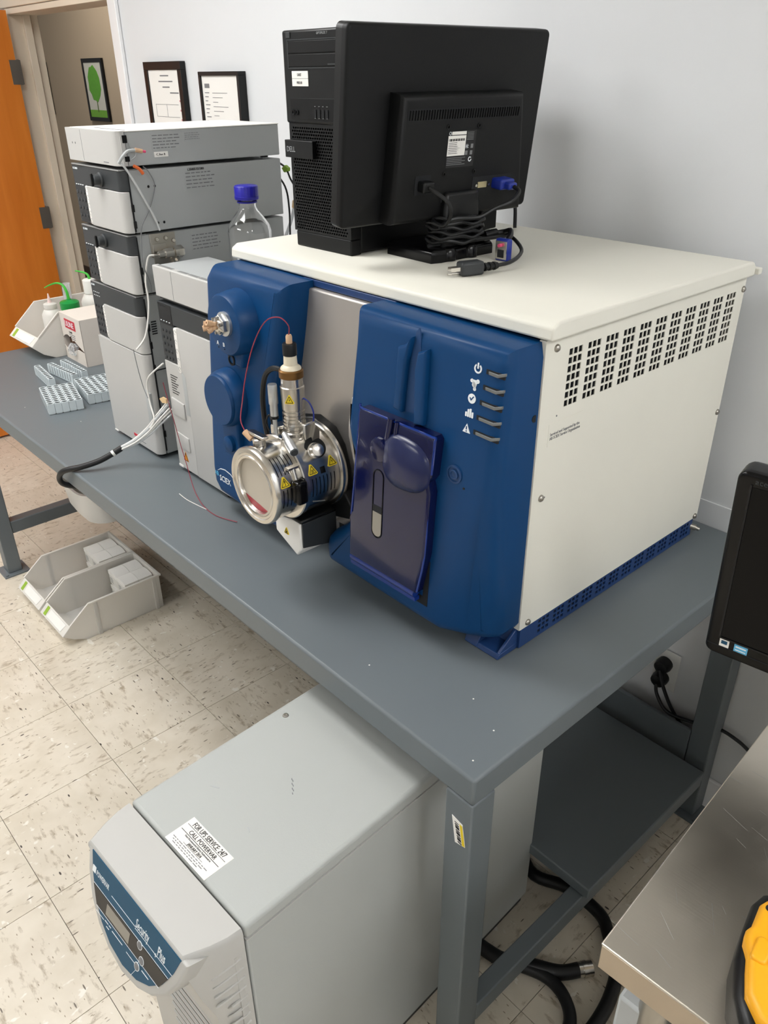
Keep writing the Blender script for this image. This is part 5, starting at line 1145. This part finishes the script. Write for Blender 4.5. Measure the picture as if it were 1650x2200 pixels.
text('lettering', 'S-1693', .0095, MT['ink'], ct, (bx0+.066,by0-.0004,H+bh-.062), U, V_)
g = G()
for k in range(3): g.prism([(bx0+.062+.006*k,H+bh-.068-.007*k),(bx0+.112,H+bh-.068-.007*k),(bx0+.112,H+bh-.0655-.007*k),(bx0+.062+.006*k,H+bh-.0655-.007*k)], XZ, -by0, -by0+.0005)
part('fine_print', g, MT['gink'], ct)
# crumpled plastic bags poking out of the hole
def crumple(c, s, seed, n=9):
    rnd = random.Random(seed); g = G(); V = []; Fq = []
    for i in range(n+1):
        for j in range(2*n):
            ph = -PI/2+PI*i/n; th_ = 2*PI*j/(2*n); r = rnd.uniform(.6,1.15)
            V.append((c[0]+s[0]*r*math.cos(ph)*math.cos(th_), c[1]+s[1]*r*math.cos(ph)*math.sin(th_), c[2]+s[2]*r*math.sin(ph)))
    for i in range(n):
        for j in range(2*n): Fq.append((i*2*n+j,i*2*n+(j+1)%(2*n),(i+1)*2*n+(j+1)%(2*n),(i+1)*2*n+j))
    return g.add(V,Fq)
solo('plastic_bag', crumple((bx0+.085,by0-.004,H+.048), (.026,.018,.022), 3), MT['bag'], 'crumpled clear plastic bag poking out of the torn carton', 'bag', (bx0+.085,by0-.004,H+.03), ang=10)
# ================================================================== VIAL RACK STRIPS
def strip_proto():
    L, W, h = .174, .0200, .034; n = 10; p = L/n
    me_parts = []
    body = G()
    # walls and cell dividers as real geometry, open oval cells on top
    body.box(-L/2, L/2, -W/2, -W/2+.0012, .005, h-.002).box(-L/2, L/2, W/2-.0012, W/2, .005, h-.002)
    for k in range(n+1):
        x = -L/2+k*p; body.box(max(-L/2,x-.0009), min(L/2,x+.0009), -W/2+.0012, W/2-.0012, .005, h-.002)
    body.box(-L/2, L/2, -W/2, W/2, .003, .005)
    for k in range(n): body.box(-L/2+k*p+.003, -L/2+(k+1)*p-.003, -W/2+.002, W/2-.002, 0, .003)
    top = G()
    for k in range(n):
        cx_ = -L/2+(k+.5)*p; rect = [(cx_-p/2,-W/2),(cx_+p/2,-W/2),(cx_+p/2,W/2),(cx_-p/2,W/2)]
        el = [(cx_+.0066*math.cos(t*PI/8), .0086*math.sin(t*PI/8)) for t in range(16)]
        def edge(t):                      # matching point on the cell border
            c_, s_ = math.cos(t*PI/8), math.sin(t*PI/8); q = max(abs(c_)/(p/2), abs(s_)/(W/2)); return (cx_+c_/q, s_/q)
        for t in range(16):
            a, b = el[t], el[(t+1)%16]; c_, d_ = edge(t+1), edge(t)
            top.prism([d_,c_,b,a], XY, h-.002, h)
    return body, top, (L, W, h)
b_, t_, dims = strip_proto()
sp0 = thing('vial_rack_strip', 'grey vial rack strip', 'rack')
part('strip_body', b_, MT['rack'], sp0, world=False); part('strip_top', t_, MT['rack'], sp0, world=False)
part('cell_shade_fill', G().box(-.086,.086,-.0088,.0088,.0052,.0316), MT['hole'], sp0, world=False)  # black fill just under the top paints the shade inside the cells
g = G()
for k in range(9):
    x = -.087+(k+1)*.0174
    for s_ in (-1, 1): g.box(x-.0009, x+.0009, min(s_*.0099,s_*.0103), max(s_*.0099,s_*.0103), .007, .033)
part('strip_groove', g, MT['hole'], sp0, world=False)['kind'] = 'stuff'
spots = []; NTH = ['leftmost of five','second from the left','middle of five','fourth from the left','rightmost of five']
ya_ = math.radians(166.6); lu = Vector((math.cos(ya_), math.sin(ya_))); wv = Vector((-lu.y, lu.x))*-1
c0 = Vector((-1.831,.109))+lu*.087+wv*.0104
for k in range(5): spots.append((c0+wv*.0207*k, 166.6, 'vial rack strip of the front block, '+NTH[k], 'strips of the front rack block'))
yb_ = math.radians(170.5); lu = Vector((math.cos(yb_), math.sin(yb_))); wv = Vector((-lu.y, lu.x))*-1
c0 = Vector((-1.831,.236))+lu*.087+wv*.0104
for k in range(5): spots.append((c0+wv*.0207*k, 170.5, 'vial rack strip of the block against the autosampler, '+NTH[k], 'strips of the rear rack block'))
spots += [(Vector((-2.140,.222)), 174, 'loose vial rack strip lying farthest left on the table', None), (Vector((-2.134,.281)), 185, 'loose vial rack strip in the middle of the three singles', None), (Vector((-2.142,.324)), 181, 'loose vial rack strip nearest the white carton', None)]
for i, (c, a, l, gname) in enumerate(spots):
    o = sp0 if i == 0 else copy_tree(sp0)
    o.location = (c.x, c.y, H); o.rotation_euler = (0,0,math.radians(a)); o['label'] = l
    if gname: o['group'] = gname
    elif 'group' in o: del o['group']
# ================================================================== WALL FRAMES, HALL PICTURES
def frame(x0, x1, z0, z1, y, label, bw, name='picture_frame', cat='picture', dpt=.022, pm='paper'):
    t = thing(name, label, cat, ((x0+x1)/2, y, z0))
    f = G().box(x0,x1,y-dpt,y-.001,z0,z0+bw).box(x0,x1,y-dpt,y-.001,z1-bw,z1).box(x0,x0+bw,y-dpt,y-.001,z0+bw,z1-bw).box(x1-bw,x1,y-dpt,y-.001,z0+bw,z1-bw)
    part('frame', f, MT['black'], t, .001)
    part('sheet', G().box(x0+bw,x1-bw,y-dpt*.8,y-.004,z0+bw,z1-bw), MT[pm], t)
    return t
f1 = frame(-2.53,-2.262,1.36,1.736,WY,'black framed certificate, the left of the two on the white wall', .026)
PY = WY-.022*.8
g = G()
for k,(a,l) in enumerate(((.08,.06),(.065,.10),(.09,.05),(.14,.06))): g.box(-2.50+a,-2.50+a+l,PY-.0006,PY+.0002,1.690-.018*k,1.694-.018*k)
for r in range(3):
    z = 1.60-r*.062; g.box(-2.475,-2.31,PY-.0006,PY+.0002,z,z+.0012).box(-2.475,-2.31,PY-.0006,PY+.0002,z-.04,z-.0388).box(-2.475,-2.4738,PY-.0006,PY+.0002,z-.04,z).box(-2.395,-2.3938,PY-.0006,PY+.0002,z-.04,z)
part('print', g, MT['gink'], f1)
g = G()
for r in range(5): g.box(-2.300,-2.288,PY-.0006,PY+.0002,1.61-r*.03,1.616-r*.03)
part('pink_stamp', g, MT['pink'], f1)
f2 = frame(-2.137,-1.893,1.33,1.703,WY,'black framed letter, the right of the two on the white wall', .012, dpt=.03)
PY = WY-.03*.8
g = G(); g.box(-2.11,-2.08,PY-.0006,PY+.0002,1.655,1.668)
for r in range(13): g.box(-2.112,-2.085-.006*(r%3),PY-.0006,PY+.0002,1.640-r*.012,1.6425-r*.012)
for r in range(12): g.box(-2.065,-2.065+(.09 if r < 7 else .14)-.03*(r%3),PY-.0006,PY+.0002,1.640-r*.0135,1.6415-r*.0135)
part('print', g, MT['gink'], f2)
HY = 2.449
f3 = frame(-6.46,-6.10,1.375,1.815,HY,'framed print of a green tree in the hallway', .028, dpt=.02, pm='picw')
part('grass_strip', G().box(-6.432,-6.128,HY-.0168,HY-.0158,1.403,1.455), MT['grass'], f3)
part('trunk', G().prism([(-6.290,1.440),(-6.272,1.440),(-6.278,1.56),(-6.286,1.56)], lambda a,b,d: (a,d,b), HY-.0172, HY-.0158), MT['trunk'], f3)
cr = [(-6.285+.105*math.cos(q*PI/9)*(1+.08*math.sin(q*2.7)), 1.64+.125*math.sin(q*PI/9)*(1+.06*math.cos(q*3.1))-.0*q) for q in range(18)]
part('tree_crown', G().prism(cr, lambda a,b,d: (a,d,b), HY-.0176, HY-.0158), MT['treeg'], f3)
frame(-7.52,-7.20,1.40,1.80,HY,'dark frame in the hallway, half hidden by the door jamb', .03, dpt=.02, pm='picw')
# ================================================================== OUTLET, PLUGS, CORDS
ol = thing('wall_outlet', 'white double wall outlet low on the wall behind the table', 'outlet', (-.172,WY,.30))
part('cover_plate', G().box(-.207,-.140,WY-.007,WY-.0045,.296,.412), MT['outlet'], ol, .002)
for z in (.375, .325): part('socket', G().pillow(rrect(-.190,-.157,z-.014,z+.014,.008,3), XZ, -WY+.006, -WY+.009, .001, 2), MT['outlet'], ol)
c1 = thing('wall_plug', 'black plug and cord in the upper socket of the outlet', 'plug', (-.175,.93,.375))
part('plug_head', G().lathe([(.020,0),(.021,.012),(.018,.026),(.010,.030)], (-.175,WY-.0092,.375), (0,-1,-.1), 16), MT['black'], c1)
part('cord', G().tube([(-.175,.918,.368),(-.160,.915,.335),(-.128,.918,.278),(-.090,.93,.222),(-.078,.94,.16),(-.075,.938,.02)], .0045), MT['cable'], c1)
c2 = thing('wall_plug', 'black plug and cord in the lower socket of the outlet', 'plug', (-.177,.93,.325))
part('plug_head', G().lathe([(.020,0),(.021,.012),(.018,.026),(.010,.030)], (-.177,WY-.0092,.330), (0,-1,-.1), 16), MT['black'], c2)
part('cord', G().tube([(-.177,.918,.322),(-.165,.912,.295),(-.130,.912,.262),(-.07,.925,.262),(-.01,.935,.276),(.035,.938,.272),(.075,.938,.258),(.16,.938,.21),(.24,.938,.02)], .0045), MT['cable'], c2)
def hose(pts, r, label, m='cable'):
    return solo('floor_hose', G().tube(pts, r, 10), MT[m], label, 'hose', Vector(pts[0]))
hose([(-.40,.30,.016),(-.25,.22,.016),(-.10,.226,.016),(-.04,.262,.016),(.02,.300,.016),(.045,.335,.016)], .0155, 'thick black hose on the floor ending in a metal clamp')
hc = solo('hose_clamp', G().tube([(.045,.335,.016),(.062,.360,.016)], .0158, 14, 1).tube([(.050,.342,.016),(.055,.350,.016)], .0172, 14, 1), MT['steel'], 'shiny metal clamp on the end of the floor hose', 'clamp', (.053,.347,0))
hose([(-.06,.245,.014),(.0,.272,.014),(.045,.272,.014),(.085,.250,.014),(.105,.215,.014),(.11,.16,.014)], .0135, 'black hose curving towards the bottom of the picture', )
hose([(-.30,.55,.016),(-.18,.45,.016),(-.09,.478,.016),(.0,.478,.016),(.045,.448,.016),(.095,.405,.016),(.125,.33,.016),(.135,.25,.016),(.13,.18,.016)], .0145, 'black hose looping out from under the lower shelf')
# ================================================================== STEEL BENCH AT THE RIGHT
RB = math.radians(3.66); BZ = .86
sbn = thing('steel_bench', 'scratched stainless steel bench in the lower right corner', 'table', (.284,-.114,0), RB)
part('bench_top', G().box(0,.75,0,1.0,BZ-.003,BZ), MT['stain'], sbn, .002, world=False)
part('front_skirt', G().box(.001,.75,.0005,.004,BZ-.042,BZ-.0032), MT['stainf'], sbn, .001, world=False)
part('side_skirt', G().box(.0005,.004,.004,1.0,BZ-.042,BZ-.0032), MT['stainf'], sbn, .001, world=False)
part('back_skirt', G().box(.004,.75,.996,1.0,BZ-.042,BZ-.0032), MT['stainf'], sbn, .001, world=False)
part('side_skirt', G().box(.746,.75,.004,.996,BZ-.042,BZ-.0032), MT['stainf'], sbn, .001, world=False)
for x in (.06,.70):
    for y in (.05,.95): part('leg', G().cyl((x,y,0),(x,y,BZ-.003),.02), MT['steeld'], sbn, world=False)
g = G(); rnd = random.Random(5)
for k in range(26):
    x, y = rnd.uniform(.01,.2), rnd.uniform(.01,.42); a = rnd.choice((-.6,-.2,.1,2.2))+rnd.uniform(-.2,.2); l = rnd.uniform(.004,.02)
    g.obox((x,y,BZ+.00006), (math.cos(a),math.sin(a),0), (-math.sin(a),math.cos(a),0), (0,0,1), l, .00013, .00005)
part('scratch', g, MT['alu'], sbn, world=False)['kind'] = 'stuff'
cb = thing('metal_cabinet', 'grey metal cabinet under the steel bench', 'cabinet', (.49,.10,0), RB)
part('body', G().box(-.20,.16,-.165,.16,.03,.74), MT['mgrey'], cb, .004, world=False)
g = G(); po = rrect(-.172,-.130,.60,.622,.0105,6)
for k in range(len(po)):
    p, q = po[k], po[(k+1)%len(po)]; g.tube([(p[0],-.1655,p[1]),(q[0],-.1655,q[1])], .0006, 5, 1)
part('knockout', g, MT['ink'], cb, world=False)
for x in (-.17,.13):
    for y in (-.14,.13): part('foot', G().cyl((x,y,0),(x,y,.03),.015), MT['black'], cb, world=False)
# monitor on the steel bench
RA = math.radians(7.84); RT = .121
rm_ = thing('bench_monitor', 'dark switched-off monitor at the right edge on the steel bench', 'monitor', (.380,.337,BZ), RA)
def rl(x, z, d):      # local panel: x from -0.225.., z from panel bottom, d towards the viewer; leans forward
    return (x, -(d*math.cos(RT)+z*math.sin(RT)), .108+z*math.cos(RT)-d*math.sin(RT))
MR = lambda a,b,d: rl(a,b,d)
part('rear_shell', G().pillow(rrect(-.225,.225,0,.300,.012,4), lambda a,b,d: rl(a,b,-d), .004, .034, .012, 3), MT['black'], rm_, world=False)
fb2 = part('bezel', G().pillow(rrect(-.225,.225,0,.300,.012,5), MR, -.004, .006, .004, 3), MT['blackg'], rm_, world=False)
part('screen', G().prism([(-.205,.036),(.205,.036),(.205,.282),(-.205,.282)], MR, .0055, .0066), MT['screen'], fb2, world=False)
part('screen_lip', G().prism([(-.208,.032),(-.2055,.032),(-.2055,.285),(-.208,.285)], MR, .0058, .0075).prism([(-.208,.032),(.208,.032),(.208,.0345),(-.208,.0345)], MR, .0058, .0075), MT['black'], fb2, world=False)
part('chin_groove', G().prism([(-.222,.016),(.222,.016),(.222,.0175),(-.222,.0175)], MR, .0055, .0064), MT['inner'], fb2, world=False)
part('energy_sticker', G().prism([(-.206,.018),(-.193,.018),(-.193,.031),(-.206,.031)], MR, .006, .0066), MT['paper'], fb2, world=False)
part('sticker_print', G().prism([(-.2035,.023),(-.1955,.023),(-.1955,.029),(-.2035,.029)], MR, .0065, .0069), MT['teal'], fb2, world=False)
part('blue_sticker', G().prism([(-.186,.018),(-.168,.018),(-.168,.031),(-.186,.031)], MR, .006, .0066), MT['lblue'], fb2, world=False)
part('sticker_print', G().prism([(-.184,.0205),(-.170,.0205),(-.170,.0218),(-.184,.0218)], MR, .0065, .0069).prism([(-.184,.0255),(-.170,.0255),(-.170,.0278),(-.184,.0278)], MR, .0065, .0069), MT['wink'], fb2, world=False)
text('lettering', 'acer', .011, MT['dgrey'], fb2, rl(-.203,.287,.0062), U, Vector(rl(0,1,0))-Vector(rl(0,0,0)), world=False)
part('stand_neck', G().box(-.03,.03,.012,.045,.012,.20), MT['black'], rm_, .004, world=False)
part('stand_base', G().pillow(rrect(-.06,.11,-.06,.10,.03,5), XY, 0, .014, .005, 3), MT['black'], rm_, world=False)
# yellow and black hand tool at the frame edge
tl_ = thing('hand_tool', 'yellow and black handheld tool at the right edge of the steel bench', 'tool', (.435,.0,BZ), math.radians(8))
ot = [(-.052,.028),(-.050,-.010),(-.046,-.045),(-.034,-.085),(-.016,-.112),(.03,-.125),(.10,-.11),(.12,-.03),(.11,.05),(.05,.068),(-.03,.060),(-.046,.048)]
part('black_shell', G().pillow(ot, XY, 0, .045, .012, 4), MT['black'], tl_, world=False)
it = [(-.044,.020),(-.043,-.010),(-.046,-.018),(-.044,-.030),(-.036,-.045),(-.032,-.060),(-.024,-.085),(-.008,-.102),(.03,-.112),(.09,-.10),(.11,-.03),(.10,.04),(.05,.048),(-.02,.044),(-.038,.034)]
yp = part('yellow_cover', G().pillow(it, XY, .040, .058, .008, 4), MT['dyel'], tl_, world=False)
for x, y in ((-.034,.018),(-.012,.014)): part('screw_well', G().lathe([(.0045,0),(.0045,.0008),(.003,.0008)], (x,y,.0576), n=14), MT['inner'], yp, world=False)
part('grip_ridge', G().pillow(rrect(-.034,-.018,-.050,-.020,.005,3), XY, .055, .0615, .003, 3), MT['dyel'], yp, world=False)
# clear zip bag
zb = thing('zip_bag', 'clear plastic zip bag with a teal strip on the steel bench', 'bag', (.392,.215,BZ))
rnd = random.Random(11); nx, ny = 10, 12; V = []; Fq = []
for i in range(nx+1):
    for j in range(ny+1):
        ed = min(i, nx-i, j, ny-j); V.append((-.035+.16*i/nx, -.075+.12*j/ny, .002+(.006+.012*rnd.random())*min(1, ed*.5)))
for i in range(nx):
    for j in range(ny): o = i*(ny+1)+j; Fq.append((o,o+ny+1,o+ny+2,o+1))
part('film', G().add(V,Fq), MT['bag'], zb, world=False, ang=20)
part('zip_strip', G().obox((-.012,.015,.021), (.8,-.6,.1), (.6,.8,0), (0,0,1), .028, .004, .0012), MT['tealz'], zb, world=False)
